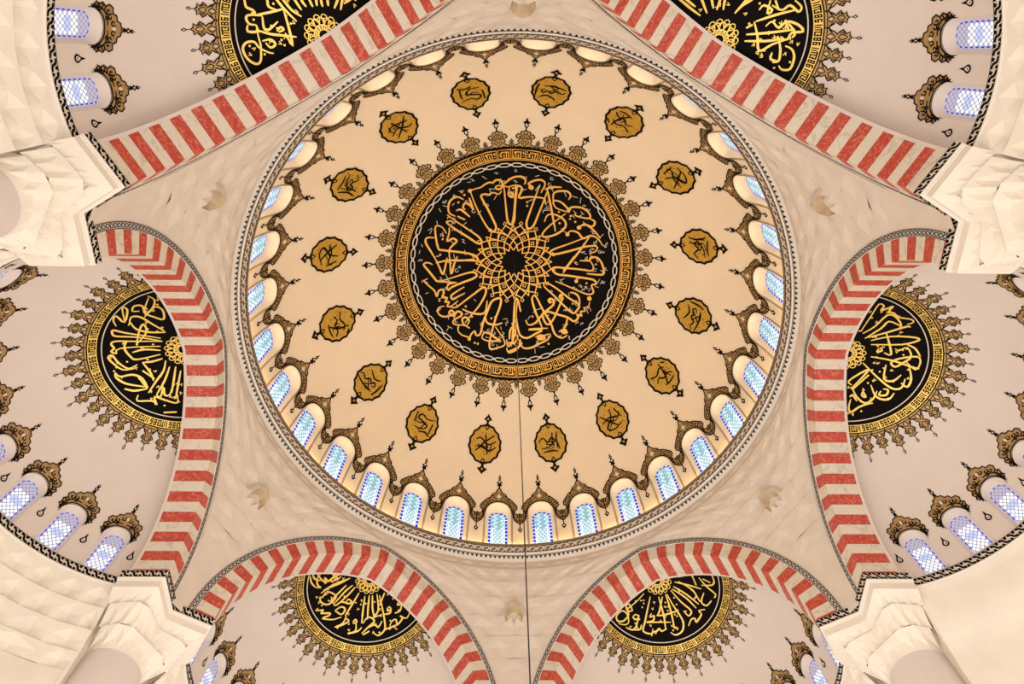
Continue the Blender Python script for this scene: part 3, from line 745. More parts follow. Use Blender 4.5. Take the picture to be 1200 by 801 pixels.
SEMI = {180: ((110, 320), 4.218, [
 [(265,110),(300,130),(290,170),(255,200),(240,160),(200,160),(190,185),(225,185)],[(270,120),(250,190),(300,215),(345,225),(340,180),(300,165),(250,215)],[(110,260),(95,230),(110,210),(150,240),(165,180),(140,170),(150,230)],
 [(175,250),(185,215),(230,215),(290,250),(350,285)],[(180,240),(210,275),(280,290),(355,290)],[(330,320),(200,300),(140,290),(95,280),(90,295),(110,310),(220,315),(340,335)],[(335,335),(200,335),(105,335),(85,350),(100,370),(85,385),(110,395),(130,370),(330,360)],
 [(140,350),(160,335),(150,370),(180,410),(215,425),(330,400)],[(210,350),(225,280),(245,250),(260,290),(210,350)],[(190,390),(250,375),(330,380)],[(215,450),(170,470),(120,440),(90,405),(70,415),(90,440),(140,475),(200,470)],
 [(240,440),(290,435),(340,420)],[(240,440),(280,490),(295,530)],[(240,480),(300,520)],[(105,490),(130,510),(190,500),(240,520),(265,570),(210,500)],[(105,490),(110,515),(160,545),(250,560)],[(150,570),(200,580),(260,570)],
 [(355,430),(345,480),(310,530),(270,590)],[(375,460),(350,530),(310,600)],[(405,460),(395,530),(385,590)],[(430,480),(415,560),(405,620)],[(310,600),(330,610),(345,560),(350,600),(375,600),(385,570)],[(220,600),(215,630),(290,630),(310,650),(300,610),(350,625),(410,640),(415,600)],[(345,688),(410,685)]]),
0: ((985, 325), 4.218, [
 [(100,265),(150,190),(190,130),(215,140),(200,160),(235,150),(260,140),(240,165),(265,175),(290,195),(350,205),(360,220),(330,230)],[(110,275),(170,240),(230,185),(270,190),(300,230),(290,250)],[(120,300),(200,250),(240,215),(300,240)],[(135,295),(230,270),(330,240),(345,245)],
 [(150,310),(250,290),(370,295),(385,310),(300,330),(150,330)],[(225,270),(240,320),(250,380),(215,370)],[(190,350),(180,365),(205,360),(195,345)],[(270,350),(290,360),(330,345),(350,390),(310,420),(270,440),(250,420),(290,400),(380,390),(395,420),(370,455),(320,410)],[(330,330),(370,350),(395,390)],
 [(150,390),(260,410),(350,440),(390,450)],[(340,440),(350,500),(330,540),(300,520)],[(110,420),(180,490),(250,545),(300,545),(320,500)],[(225,430),(215,500),(260,510),(300,480)],[(55,530),(40,510),(120,460),(135,460),(100,500),(50,550)],[(60,550),(140,480)],
 [(55,540),(80,590),(120,620),(160,600),(180,560)],[(110,560),(125,590),(105,580),(115,555)],[(150,530),(170,580),(200,600),(240,600),(265,570)],[(200,560),(190,580),(225,580),(235,555),(210,550)],[(50,600),(40,640),(50,665),(90,640),(130,625),(160,620)],[(80,610),(60,580),(45,590)]]),
120: ((340, 655), 6.676, [
 [(155,130),(165,180),(195,215)],[(175,105),(190,150),(240,165)],[(240,110),(210,150),(215,200),(240,220),(190,215)],[(200,100),(240,150),(275,180),(270,140),(300,170),(330,155)],[(270,190),(350,130),(420,110)],[(330,95),(355,160),(400,130)],[(320,90),(370,150),(320,170)],
 [(240,265),(330,200),(470,145)],[(260,240),(380,190),(460,150)],[(250,300),(290,250),(360,290),(300,350),(250,340),(235,305),(300,260)],[(320,290),(350,360),(400,330),(460,345),(480,330),(455,310),(440,330)],[(310,330),(390,250),(440,200)],[(350,340),(430,250),(490,200)],[(380,345),(460,270),(510,215)],
 [(220,380),(200,400),(260,395),(240,420),(310,420),(300,440),(250,460),(330,470),(400,450)],[(350,400),(400,370),(430,390),(400,430),(350,400)],[(430,440),(480,360),(540,260)],[(440,440),(410,500),(350,530),(410,510),(460,480),(430,460)],[(490,490),(510,470),(520,490),(490,500)],[(515,490),(510,560),(450,580),(530,560),(560,530)],
 [(585,285),(570,400),(560,500)],[(620,280),(610,380),(605,470)],[(645,280),(645,380),(660,460)],[(570,500),(610,450),(660,480),(610,530),(560,580)],[(600,540),(660,510),(690,530),(720,480)],[(570,590),(620,560)],[(700,280),(720,370),(740,480),(740,550),(690,595),(650,570)],[(680,270),(690,400),(650,450),(720,430)],[(740,260),(700,360)],
 [(770,370),(760,400),(790,390),(775,365)],[(790,390),(780,420),(730,430)],[(850,330),(840,355),(870,345),(850,325)],[(875,350),(860,400),(820,420)],[(780,520),(800,480),(830,470),(840,510),(880,460),(860,440),(910,460),(940,410)],[(740,550),(790,530),(840,510)]]),
60: ((690, 655), 6.667, [
 [(430,265),(370,330),(300,390),(340,400),(310,345),(290,370),(310,430),(270,480),(225,480),(215,440),(260,400),(300,430),(310,490),(280,510),(230,500)],[(360,430),(390,440),(370,470),(345,450),(365,425)],[(390,450),(370,520),(340,550),(290,530)],[(410,510),(400,545),(350,550)],
 [(480,290),(460,380),(440,480),(425,560),(490,580),(500,540)],[(490,420),(475,450),(510,440),(500,480),(450,490),(540,490),(640,490)],[(545,290),(570,380),(590,460),(600,550)],[(575,290),(550,410),(530,440)],[(540,440),(600,430),(700,400)],[(600,270),(640,400),(670,540)],[(490,600),(500,570),(530,560),(550,540),(570,560),(610,540)],
 [(610,270),(660,360),(720,450),(740,500),(730,560),(680,590),(640,570)],[(640,240),(720,330),(800,400),(780,440),(740,400)],[(650,230),(760,300),(840,380)],[(660,210),(760,270),(860,350)],[(670,175),(780,200),(880,230)],[(700,170),(800,230),(840,280),(820,310)],
 [(780,520),(800,470),(830,460),(840,490),(880,430),(860,400),(910,390)],[(900,260),(880,330),(920,360),(960,320)],[(840,280),(870,330)],[(960,120),(980,170),(960,200),(880,200)],[(860,140),(920,210),(990,270),(980,300)],[(890,150),(950,180)],[(800,110),(840,200)]]),
240: ((200, 0), 5.217, [
 [(560,95),(480,90),(460,110),(480,145),(520,150)],[(470,150),(470,190),(530,190),(520,150)],[(520,180),(600,205),(680,215),(770,225)],[(530,200),(540,240),(550,280),(550,370),(520,390),(470,360),(440,300),(460,260),(510,255),(540,290),(600,320),(630,325)],[(560,250),(610,240),(640,270),(610,290),(580,260)],
 [(520,90),(600,75),(700,50)],[(690,60),(720,160),(745,280),(700,200)],[(560,100),(570,170),(600,180),(655,130)],[(650,190),(670,165),(690,180),(660,195)],[(430,-40),(450,0),(460,40),(500,60),(515,80),(490,75)],[(580,-60),(590,0),(600,40),(650,60)],[(580,-90),(650,0),(700,60),(770,130)],[(620,-90),(690,0),(740,60),(800,100)],
 [(700,-100),(760,0),(800,60)],[(760,-100),(800,0),(830,40)],[(820,-110),(850,0),(870,40)],[(880,-120),(890,0),(895,35)],[(910,-120),(920,0),(930,40)],[(955,-110),(960,0),(965,35)],[(1040,-90),(1020,0),(1000,50)],[(1070,-80),(1050,0),(1040,60)],[(1120,-20),(1090,0),(1060,20)],[(700,-160),(800,-170),(860,-120)],[(900,-180),(1000,-170),(1080,-120)]]),
300: ((790, 0), 5.217, [
 [(-20,-50),(40,0),(100,50),(160,95)],[(20,-60),(80,0),(130,40)],[(140,-80),(170,0),(200,80)],[(220,-90),(230,0),(240,50)],[(310,-90),(280,0),(260,60)],[(340,-80),(310,0),(300,60)],[(500,-80),(440,0),(370,80)],[(560,-70),(470,0),(420,30),(370,80)],[(200,-150),(300,-160),(380,-120)],[(420,-150),(520,-120),(560,-70)],
 [(520,60),(550,30),(600,60),(570,80),(590,0)],[(600,30),(660,60),(710,30),(760,70),(780,40),(740,0)],[(620,0),(640,60)],[(500,130),(620,90),(740,60)],[(440,210),(570,200),(740,180)],[(430,250),(560,250),(640,240)],[(440,170),(480,150)],[(490,130),(510,220),(520,310),(600,270),(690,240)],
 [(560,160),(600,130),(640,170),(690,130),(760,150),(790,190),(720,200),(690,240),(630,230),(640,220)],[(640,240),(650,300),(640,370),(600,380)],[(600,320),(590,360),(640,375)],[(680,280),(720,300),(735,350),(710,420),(660,425),(640,400)],[(700,140),(740,200),(720,230)],[(680,120),(700,180)]])}
def half_tree():
    h = thing('half_dome', (A, 0, 0))
    obj('shell', shell_m, h)
    md = obj('half_medallion', disc_m, h)
    for nm, me in (('lettering_band', hband_m), ('square_lettering', hlet_m), ('white_ring', hline_m), ('rosette', hros_m)): obj(nm, me, md, kind='stuff' if nm in ('square_lettering', 'rosette') else None)
    proto = {}
    for i in range(-10, 11):
        long_ = i % 2 == 0
        out, dt, tip, bead, cut = palm(1.0 if long_ else 0.84)
        a_ = rad(9.0) * i
        def fnr(x, y, off):
            r = R_O + .05 + y; xx = x * (1 + 0.12 * max(y, 0) / .5 * 0); b = xx / (R_O + .05) if y < .2 else xx / r
            return half_xy(r * cos(a_ + b), r * sin(a_ + b), off)
        p = motif('palmette', 'ochre', out, fnr, 0.011, h, dt, 0.034, 0.022)
        MB().poly(tip, fnr, 0.012).build('palmette_tip', 'outline', p)
        g = MB().poly(bead, fnr, 0.018)
        for c in cut: g.poly(c, fnr, 0.020)
        g.build('bead', 'ivory', p)
    for k in range(NWIN):
        a0 = (k - NWIN // 2) * HW_STEP
        fnc = lambda x, y, off: half_uv(a0 + x / SR, y, off)
        c = motif('window_crest', 'crest', HC, fnc, 0.010, h, hsw, 0.034, 0.032)
        g = MB()
        g.poly(mirror([(0, 2.54), (.03, 2.48), (.05, 2.46), (.025, 2.42), (.065, 2.36), (.025, 2.32), (.055, 2.27), (.012, 2.24), (.012, 2.18)]), fnc, 0.012)
        for sg in (-1, 1): MB().poly([(sg * x, y) for x, y in ((.37, 1.56), (.40, 1.52), (.46, 1.44), (.41, 1.43), (.42, 1.35), (.37, 1.40), (.365, 1.30), (.352, 1.30), (.352, 1.55))], fnc, 0.012).build('crest_hook', 'outline', c)
        g.build('crest_tip', 'outline', c)
        g = MB()
        for cx, cy_, rx, ry in ((0, 2.00, .05, .065), (0, 2.365, .024, .03), (0, 2.48, .012, .02)): g.poly([(cx, cy_ + ry), (cx + rx, cy_), (cx, cy_ - ry), (cx - rx, cy_)], fnc, 0.019)
        g.build('bead', 'ivory', c)
        MB().stroke([(x * SR, y) for x, y in closed_niche(nhw + .004, ntop + .018, 1.3)[8:25]], 0.010, fnc, 0.010, sub=1).build('niche_line', 'outline', c)
    for k in range(NWIN + 1):
        a0 = (k - NWIN / 2) * HW_STEP
        fnc = lambda x, y, off: half_uv(a0 + x / SR, y, off)
        t = MB().poly(mirror([(0, 1.20), (.02, 1.12), (.03, 1.06), (.08, .98), (.085, .92), (.05, .87), (0, .85)]), fnc, 0.010).build('teardrop', 'outline', h)
        MB().poly(mirror([(0, 1.04), (.045, .96), (.045, .92), (0, .885)]), fnc, 0.016).build('teardrop_ground', 'plaster', t)
        MB().dot(0, .935, .02, fnc, 0.021, 6).build('bead', 'outline', t)
    return h
half0 = half_tree()
halves = {}
for k, ang in enumerate(BAYS):
    o = half0 if k == 0 else dup(half0)
    halves[k * 60] = o
for k, ang in enumerate(BAYS):
    o = halves[k * 60]
    o.location = (A * cos(ang), A * sin(ang), 0); o.rotation_euler = (0, 0, ang)
    tag(o, 'pinkish white half dome with black half medallion ' + ['over the smooth curved wall', 'next to the smooth-walled bay', 'two bays from the smooth-walled bay', 'facing the smooth-walled bay'][min(k, 6 - k)], 'half dome', 'half domes around the hexagon')
    (ox, oy), sc, strokes = SEMI[k * 60]
    cb = MB(); rnd = random.Random(k)
    for st in strokes:
        cb.stroke([pix_half(ox + x / sc, oy + y / sc, ang) for x, y in st], 0.053, half_xy, 0.018, taper=True)
    for i in range(42):
        r = .75 + 1.15 * rnd.random(); a_ = rnd.uniform(-1.45, 1.45); x, y = r * cos(a_), r * sin(a_); b = rnd.random() * 3.14
        if rnd.random() < .4: cb.dot(x, y, .035, half_xy, 0.017, 4)
        else: cb.stroke([(x, y), (x + .09 * cos(b), y + .09 * sin(b)), (x + .06 * cos(b + 1), y + .06 * sin(b + 1))], 0.022, half_xy, 0.017)
    md = [c for c in o.children if c.name.startswith('half_medallion')][0]
    cb.build('calligraphy', 'bright', md)

# half dome windows
def hg_pt(az, v, off=0.0): 
    R_ = SR + 0.10 - off
    if v < SZ: return (SX + R_ * cos(az), R_ * sin(az), v)
    a_ = (v - SZ) / SR; return (SX + (SR * cos(a_ * .55) + .10 - off) * cos(az), (SR * cos(a_ * .55) + .10 - off) * sin(az), SZ + SR * sin(a_))
rv = MB(); rv.grid([[tuple(Vector(half_uv(h[0], h[1], 0)).lerp(Vector(hg_pt(g[0], g[1])), t)) for h, g in zip(Hh, Hq)] for t in (0, .33, .66, 1)], True)
hrev_m = rv.mesh('window_reveal', 'plaster', True)
gp = MB(); gp.grid([[hg_pt(x * t, gbot + (y - gbot) * t + (1 - t) * .55) for x, y in Hq] for t in (1, .6, .01)], True); hgp_m = gp.mesh('glass_pane', 'lavender', True)
hz = lambda x, y, off: hg_pt(x / SR, y, off)
bd = MB(); edge = [(x * SR, y) for x, y in closed_niche(ghw - .006, gtop - .025, gbot + .0)[:33]]; dense = []
for i in range(len(edge) - 1):
    for k in range(5): dense.append((edge[i][0] + (edge[i + 1][0] - edge[i][0]) * k / 5, edge[i][1] + (edge[i + 1][1] - edge[i][1]) * k / 5))
seg = [dense[0]]; L_ = 0.0; on = True
for i in range(1, len(dense)):
    L_ += hypot(dense[i][0] - dense[i - 1][0], dense[i][1] - dense[i - 1][1]); seg.append(dense[i])
    if L_ > (0.075 if on else 0.06):
        if on: bd.stroke(seg, 0.028, hz, 0.010, sub=1)
        seg = [dense[i]]; L_ = 0; on = not on
hbd_m = bd.mesh('blue_border', 'blue')
wg = MB(); sb = MB(); lt = MB(); dx, dy = .058, .075
for j in range(0, 26):
    for i in range(-5, 6):
        x = i * dx * 2 + (dx if j % 2 else 0); y = gbot + .05 + j * dy
        top_ = gtop - .05 - (ghw * SR - sqrt(max((ghw * SR) ** 2 - x * x, 0)))
        if abs(x) > ghw * SR - .055 or y > top_ - .03: continue
        dm = [(x, y + dy * .84), (x + dx * .84, y), (x, y - dy * .84), (x - dx * .84, y)]
        core_ = hypot(x, (y - .88) * .8) < .12
        if core_: sb.poly(dm, hz, 0.006)
        elif y < gtop - .38: wg.poly(dm, hz, 0.006)
        lt.stroke([(x, y + dy), (x + dx, y), (x, y - dy), (x - dx, y)], 0.011, hz, 0.008, closed=True, sub=1)
hwg_m, hsb_m, hlt_m = wg.mesh('clear_glass', 'pale_glass'), sb.mesh('blue_star_glass', 'skyblue'), lt.mesh('lead_lattice', 'came')
for k, ang in enumerate(BAYS):
    for i in range(NWIN):
        a0 = (i - NWIN // 2) * HW_STEP; ctr = Vector((A + SX, 0, 0)); ctr.rotate(Matrix.Rotation(ang, 3, 'Z'))
        # meshes are built round the half dome centre at SX
        o = window(None, (('window_reveal', hrev_m), ('glass_pane', hgp_m), ('blue_border', hbd_m), ('clear_glass', hwg_m), ('blue_star_glass', hsb_m), ('lead_lattice', hlt_m)), (0, 0, 0), 0,
                   'small round-headed window with white diamond panes at the foot of a half dome', 'windows around the half domes')
        o.matrix_world = Matrix.Translation(ctr) @ Matrix.Rotation(ang + a0, 4, 'Z') @ Matrix.Translation((-SX, 0, 0))

# ================================================================== PENDENTIVES (6)
def hood(mb, T0, T1, B0, B1, inn, d):
    """pointed muqarnas niche between four corners: flush spandrels, hollow folded back by d; inn points to the room"""
    T0, T1, B0, B1 = map(Vector, (T0, T1, B0, B1)); inn = Vector(inn)
    Tm, Bm = (T0 + T1) / 2, (B0 + B1) / 2
    Ap = Tm * .9 + Bm * .1
    L1, R1 = T0 * .5 + B0 * .5 + (Tm - T0) * .16, T1 * .5 + B1 * .5 + (Tm - T1) * .16     # haunches of the niche
    K1 = Tm * .45 + Bm * .55 - inn * d; K2 = Bm - inn * d * .9
    vs = [T0, Tm, T1, L1, R1, B0, B1, Ap, K1, K2]
    mb.add(vs, [(0, 1, 7, 3), (1, 2, 4, 7), (0, 3, 5), (2, 6, 4), (3, 7, 8), (7, 4, 8), (3, 8, 9, 5), (4, 6, 9, 8)])
def pr(z): return sqrt(A * A + ext_s(z) ** 2)
ZC = sqrt(ROUT ** 2 - CC ** 2)
def half_ang(z): return rad(30) - math.atan2(ext_s(z), A) if z < ZC else rad(30)
pn = thing('pendentive', (0, 0, 0))
rows = []
for i in range(41):
    z = 0.02 + (ZC - .02) * i / 40; ha = half_ang(z)
    rows.append([(pr(z) * cos(ha * (2 * j / 24 - 1)), pr(z) * sin(ha * (2 * j / 24 - 1)), z) for j in range(25)])
for z, r in ((ZC + .25, 8.74), (6.24, 8.71)): rows.append([(r * cos(rad(30) * (2 * j / 24 - 1)), r * sin(rad(30) * (2 * j / 24 - 1)), z) for j in range(25)])
MB().grid(rows).build('vault_surface', 'stone', pn, True)
zs = [1.15, 1.95, 2.75, 3.45, 4.10, 4.70, 5.25, 5.75, 6.15]
pr2 = lambda z: pr(z) if z < ZC else 8.755 - (z - ZC) * .07
rnd = random.Random(11)
for i in range(len(zs) - 1):
    z0, z1 = zs[i], zs[i + 1]; zm = (z0 + z1) / 2
    ha = half_ang(z0) - .010
    if ha < .03: continue
    wid = 2 * ha * pr2(zm); n = max(1, int(round(wid / (.85 if i < 5 else .62))))
    for j in range(n):
        b0, b1 = -ha + 2 * ha * j / n, -ha + 2 * ha * (j + 1) / n
        ha1 = half_ang(z1) - .010; c0, c1 = b0 * ha1 / ha, b1 * ha1 / ha      # cells fan out along the arch
        def fade(z, a_):
            c = lambda t: max(0.0, min(1.0, t))
            return 0.004 + 0.105 * c((half_ang(z) - abs(a_)) * pr2(z) / .8) * c((z - 1.1) / 2.2) * c((6.2 - z) / .35)
        g = lambda z, a_: ((pr2(z) - fade(z, a_)) * cos(a_), (pr2(z) - fade(z, a_)) * sin(a_), z)
        mb = MB(); am = (b0 + b1) / 2
        hood(mb, g(z1, c0), g(z1, c1), g(z0, b0), g(z0, b1), (-cos(am) * .85, -sin(am) * .85, -.5), rnd.uniform(.06, .095) * min(1, fade(zm, am) / .05))
        mb.build('muqarnas_cell', 'stone', pn)
# pendant pocket in the middle of the pendentive
mb = MB(); zp = 4.0; rp = pr(zp)
def pk(y, z, d): return (rp - (z - zp) * .75 - d, y, z)
ring0 = [(-.42, zp - .30), (-.50, zp + .05), (-.28, zp + .42), (0, zp + .55), (.28, zp + .42), (.50, zp + .05), (.42, zp - .30), (.16, zp - .12), (0, zp - .38), (-.16, zp - .12)]
vs = [pk(y, z, .02) for y, z in ring0] + [pk(y * .62, zp + (z - zp) * .55 + .02, .24) for y, z in ring0] + [pk(y * .40, zp + (z - zp) * .3 + .06, .02) for y, z in ring0] + [pk(0, zp + .1, -.02)]
n = len(ring0)
mb.add(vs[:2 * n], [(i, (i + 1) % n, n + (i + 1) % n, n + i) for i in range(n)])
mb.build('pendant_cell', 'stone', pn)
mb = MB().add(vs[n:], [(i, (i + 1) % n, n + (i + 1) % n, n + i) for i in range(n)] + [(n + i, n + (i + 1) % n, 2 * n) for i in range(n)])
mb.build('pendant_pocket', 'tan', pn, label='hollow of the pendant cell with its shade painted tan')
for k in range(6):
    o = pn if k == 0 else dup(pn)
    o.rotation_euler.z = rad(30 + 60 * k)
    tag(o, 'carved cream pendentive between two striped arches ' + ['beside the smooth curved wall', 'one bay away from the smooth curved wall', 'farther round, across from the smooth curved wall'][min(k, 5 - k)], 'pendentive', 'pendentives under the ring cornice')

# ================================================================== SPRINGING CORNICE
A1 = acos((1.16 - SX) / SR)
def bay_path(off=0.0, narc=48):
    """plan of one bay from hexagon corner to corner (x outward, y sideways); off pushes into the room"""
    P = [(0 - off, -HV - off * .577), (0 - off, -4.03 + off), (DEPB - off * .0, -4.03 + off), (1.16, -4.27 + off * .6)]
    for i in range(narc + 1):
        a_ = -A1 + 2 * A1 * i / narc; P.append((SX + (SR - off) * cos(a_), (SR - off) * sin(a_)))
    P += [(x, -y) for x, y in reversed(P[:4])]
    return P
def to_bay(x, y, z, ang): return ((A + x) * cos(ang) - y * sin(ang), (A + x) * sin(ang) + y * cos(ang), z)
tr2 = obj('trim_2', None, label='black and white patterned cornice stepping round piers and half domes at the arch springing', kind='structure')
fas, lipm, shelf, patm = MB(), MB(), MB(), MB()
for ang in BAYS:
    p_in, p_lo, p_wall = bay_path(.05), bay_path(.035), bay_path(-.0)
    fas.grid([[to_bay(x, y, .20, ang) for x, y in bay_path(.06)], [to_bay(x, y, .0, ang) for x, y in p_lo]])
    shelf.grid([[to_bay(x, y, .20, ang) for x, y in bay_path(-.25)], [to_bay(x, y, .20, ang) for x, y in bay_path(.06)]])
    lipm.grid([[to_bay(x, y, z, ang) for x, y in bay_path(o_)] for z, o_ in ((.0, .035), (-.01, .055), (-.045, .055), (-.055, .03), (-.09, .02), (-.10, -.02))])
    # running scroll, laid segment by segment
    P1, P0 = bay_path(.06), bay_path(.035)
    i = 0
    def seg_pattern(a1, b1, a0, b0, n):
        a1, b1, a0, b0 = [Vector(to_bay(*p, z, ang)) for p, z in ((a1, .20), (b1, .20), (a0, 0), (b0, 0))]
        L = (b0 - a0).length; nn = max(1, n)
        nrm = (b0 - a0).cross(a1 - a0).normalized(); nrm = nrm if nrm.dot(-((a0 + b0) / 2).normalized()) > 0 else -nrm
        f = lambda x, y, off: tuple((a0.lerp(b0, x / L)).lerp(a1.lerp(b1, x / L), y / .2) + nrm * off)
        wv = L / nn
        for k in range(nn):
            x = k * wv
            patm.stroke([(x, .035), (x + wv * .45, .06), (x + wv * .62, .14), (x + wv, .165)], 0.055, f, .005, sub=2)
            patm.poly([(x + wv * .10, .185), (x + wv * .45, .185), (x + wv * .42, .13), (x + wv * .2, .11)], f, .005)
            patm.poly([(x + wv * .62, .015), (x + wv * .97, .015), (x + wv * .88, .09), (x + wv * .7, .07)], f, .005)
        for y in (.008, .192): patm.stroke([(0, y), (L, y)], .016, f, .006, sub=1)
    for i in range(len(P0) - 1):
        L = hypot(P0[i + 1][0] - P0[i][0], P0[i + 1][1] - P0[i][1])
        seg_pattern(P1[i], P1[i + 1], P0[i], P0[i + 1], int(round(L / .225)))
fas.build('fascia', 'ivory', tr2); shelf.build('shelf', 'lip', tr2); lipm.build('lower_fillet', 'lip', tr2)
patm.build('scroll_pattern', 'outline', tr2, kind='stuff')

# ================================================================== WALLS BELOW THE HALF DOMES
SIDES = ['right', 'bottom_right', 'bottom_left', 'left', 'top_left', 'top_right']
tiers = [(-.10, 4.45), (-.62, 4.60), (-1.14, 4.78), (-1.66, 4.92), (-2.10, 5.0)]
Z_BOT = -4.6
def wall_tree(plain):
    wl_ = thing('wall', (A, 0, 0))
    N_ = 60
    prof = [(4.43, -.09), (4.47, -.16), (4.53, -.30), (4.60, -.8), (4.63, -.86), (4.72, -1.3), (4.80, -1.34), (4.9, -1.8), (5.0, -2.10), (5.02, Z_BOT)] if plain else [(4.90, -.09), (5.05, -.75), (5.2, -1.3), (5.3, -1.8), (5.3, -2.08), (5.02, -2.10), (5.02, Z_BOT)]
    MB().grid([[(SX + r * cos(-A1 + 2 * A1 * j / N_), r * sin(-A1 + 2 * A1 * j / N_), z) for j in range(N_ + 1)] for r, z in prof]).build('wall_surface', 'wall', wl_, plain)
    if plain: return wl_
    for i in range(4):
        (z0, r0), (z1, r1) = tiers[i], tiers[i + 1]
        n = (18, 18, 15, 9)[i]; o = .5 if i % 2 else 0
        cuts = [0] + [q + .5 for q in range(n)] + [n] if o else list(range(n + 1))
        for c0, c1 in zip(cuts, cuts[1:]):
            b0 = -A1 + 2 * A1 * c0 / n; b1 = -A1 + 2 * A1 * c1 / n; am = (b0 + b1) / 2
            g = lambda r, a_, z: (SX + r * cos(a_), r * sin(a_), z)
            mb = MB(); hood(mb, g(r0 + .0, b0, z0), g(r0, b1, z0), g(r1, b0, z1), g(r1, b1, z1), (-cos(am) * .8, -sin(am) * .8, -.3), (.20, .20, .22, .26)[i])
            mb.build('muqarnas_cell', 'wall', wl_)
    return wl_
wp, wm = wall_tree(True), wall_tree(False)
for k, ang in enumerate(BAYS):
    o = wp if k == 0 else (wm if k == 1 else dup(wm))
    o.name = 'wall_' + SIDES[k]
    o.location = (A * cos(ang), A * sin(ang), 0); o.rotation_euler = (0, 0, ang)
    tag(o, 'smooth pale curved wall below a half dome' if k == 0 else 'pale curved wall with tiers of carved muqarnas below a half dome', None, None, 'structure')

# ================================================================== PIERS
def plan_pier(t, off=0.0):
    """plan polyline round one pier corner, t 0..1, in a frame whose x axis is the hexagon corner direction"""
    P = []
    for sg in (-1, 1):
        L_ = [(0, HV), (0, 4.03), (DEPB, 4.03), (1.16, 4.27)]
        for x, y in (reversed(L_) if sg < 0 else L_):
            # bay at angle -30*sg' relative to the corner axis
            ang = rad(-30) if sg < 0 else rad(30); yy = y if sg < 0 else -y
            P.append(((A + x) * cos(ang) - yy * sin(ang), (A + x) * sin(ang) + yy * cos(ang)))
    Ls = [hypot(P[i + 1][0] - P[i][0], P[i + 1][1] - P[i][1]) for i in range(len(P) - 1)]; T = sum(Ls); d = t * T
    for i, l in enumerate(Ls):
        if d <= l or i == len(Ls) - 1:
            k = d / l if l > 1e-9 else 0; return (P[i][0] + (P[i + 1][0] - P[i][0]) * k, P[i][1] + (P[i + 1][1] - P[i][1]) * k)
        d -= l
RV = A * 2 / sqrt(3); CR, CX = 0.72, RV + 1.05
def pier_pt(t, f, z):
    x, y = plan_pier(t); a_ = pi - (t - .5) * rad(250) * -1
    a_ = pi + (.5 - t) * rad(250)
    cx, cy_ = CX + CR * cos(a_), CR * sin(a_)
    return (x + (cx - x) * f, y + (cy_ - y) * f, z)
def pier_tree():
    p = thing('column', (0, 0, 0))
    lev = [(-.10, 0.0), (-.16, .0), (-.55, .28), (-.95, .62), (-1.35, 1.0)]
    TS = [i / 56 for i in range(57)]
    MB().grid([[pier_pt(t, f + .22 * (0 < f < 1), z) for t in TS] for z, f in [(-.08, 0), (-.30, .0), (-.60, .3), (-1.0, .68), (-1.40, 1.0)]]).build('capital_core', 'wall', p)
    for i in range(1, 4):
        (z0, f0), (z1, f1) = lev[i], lev[i + 1]
        n = (14, 12, 9)[i - 1]
        for j in range(n):
            t0, t1 = j / n, (j + 1) / n
            T0, T1, B0, B1 = pier_pt(t0, f0, z0), pier_pt(t1, f0, z0), pier_pt(t0, f1, z1), pier_pt(t1, f1, z1)
            c = Vector(T0) + Vector(T1); d = Vector((c.x / 2 - CX, c.y / 2, 0)).normalized() * .8 + Vector((0, 0, -.6))
            mb = MB(); hood(mb, T0, T1, B0, B1, d, .11); mb.build('muqarnas_cell', 'wall', p)
    sh_ = MB(); sh_.grid([[(CX + r * cos(a_), r * sin(a_), z) for a_ in [2 * pi * j / 40 for j in range(40)]] for r, z in ((CR, -1.30), (CR, Z_BOT))], True); sh_.build('shaft', 'shaft', p, True)
    # wall returns on both sides of the shaft
    for sg in (-1, 1):
        rows = []
        for z, r in ((-.09, 4.47), (-1.0, 4.85), (-2.1, 5.02), (Z_BOT, 5.02)):
            x, y = SX + r * cos(A1), r * sin(A1); ang = rad(30) * sg; yy = -sg * y
            e = ((A + x) * cos(ang) - yy * sin(ang), (A + x) * sin(ang) + yy * cos(ang))
            rows.append([(e[0] + (CX + .15 - e[0]) * k, e[1] + (sg * .55 - e[1]) * k + sg * .22 * sin(pi * k), z) for k in [q / 8 for q in range(9)]])
        MB().grid(rows).build('wall_return', 'wall', p, True)
    return p
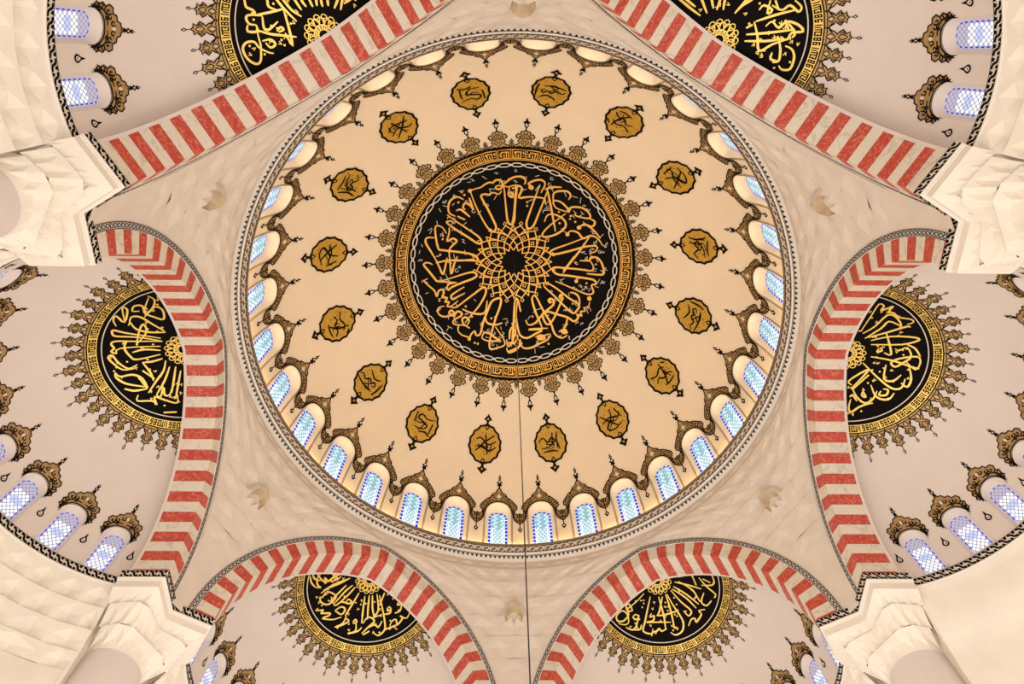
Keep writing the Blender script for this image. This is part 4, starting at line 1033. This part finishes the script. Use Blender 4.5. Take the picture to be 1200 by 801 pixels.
pt_ = pier_tree()
for k in range(6):
    o = pt_ if k == 0 else dup(pt_)
    o.rotation_euler.z = rad(30 + 60 * k)
    tag(o, 'pier with a faceted muqarnas capital over a round shaft between two arches', None, 'piers at the hexagon corners', 'structure')

# ================================================================== CHANDELIER (its cable is what the photo shows)
chd = thing('chandelier', (0, 0, -10.0), label='thin dark chandelier cable hanging from the centre of the central dome', cat='chandelier')
def tube(mb, p0, p1, r, n=8):
    p0, p1 = Vector(p0), Vector(p1); d = (p1 - p0).normalized(); u = d.orthogonal().normalized(); v_ = d.cross(u)
    mb.grid([[tuple(p + (u * cos(2 * pi * i / n) + v_ * sin(2 * pi * i / n)) * r) for i in range(n)] for p in (p0, p1)], True)
tb = MB(); tube(tb, (0, 0, 0), (0, 0, DZ + DB + 10 - .02), .011); tb.build('cable', 'cable', chd)
rg = MB(); rg.grid([[((3 + .05 * cos(b)) * cos(a_), (3 + .05 * cos(b)) * sin(a_), .05 * sin(b)) for a_ in [2 * pi * j / 48 for j in range(48)]] for b in [2 * pi * i / 8 for i in range(9)]], True); rg.build('hoop', 'brass', chd)
sp_ = MB()
for k in range(6): tube(sp_, (0, 0, 1.2), (3 * cos(k * pi / 3), 3 * sin(k * pi / 3), 0), .015, 6)
sp_.build('stay', 'brass', chd)
for k in range(12):
    a_ = 2 * pi * k / 12
    g = MB(); g.grid([[(3 * cos(a_) + r * cos(b), 3 * sin(a_) + r * sin(b), z) for b in [2 * pi * j / 10 for j in range(10)]] for r, z in ((.03, .05), (.07, .1), (.085, .17), (.06, .24), (.01, .28))], True); g.build('bulb', 'bulb', chd)
for k in range(6):
    a_ = 2 * pi * (k + .5) / 6
    ld = bpy.data.lights.new('chandelier_light', 'POINT'); ld.energy = CHANDELIER_W; ld.color = (1.0, 0.86, 0.70); ld.shadow_soft_size = 0.6
    lo = bpy.data.objects.new('chandelier_light', ld); COL.objects.link(lo); lo.parent = chd; lo.location = (3 * cos(a_), 3 * sin(a_), .5)
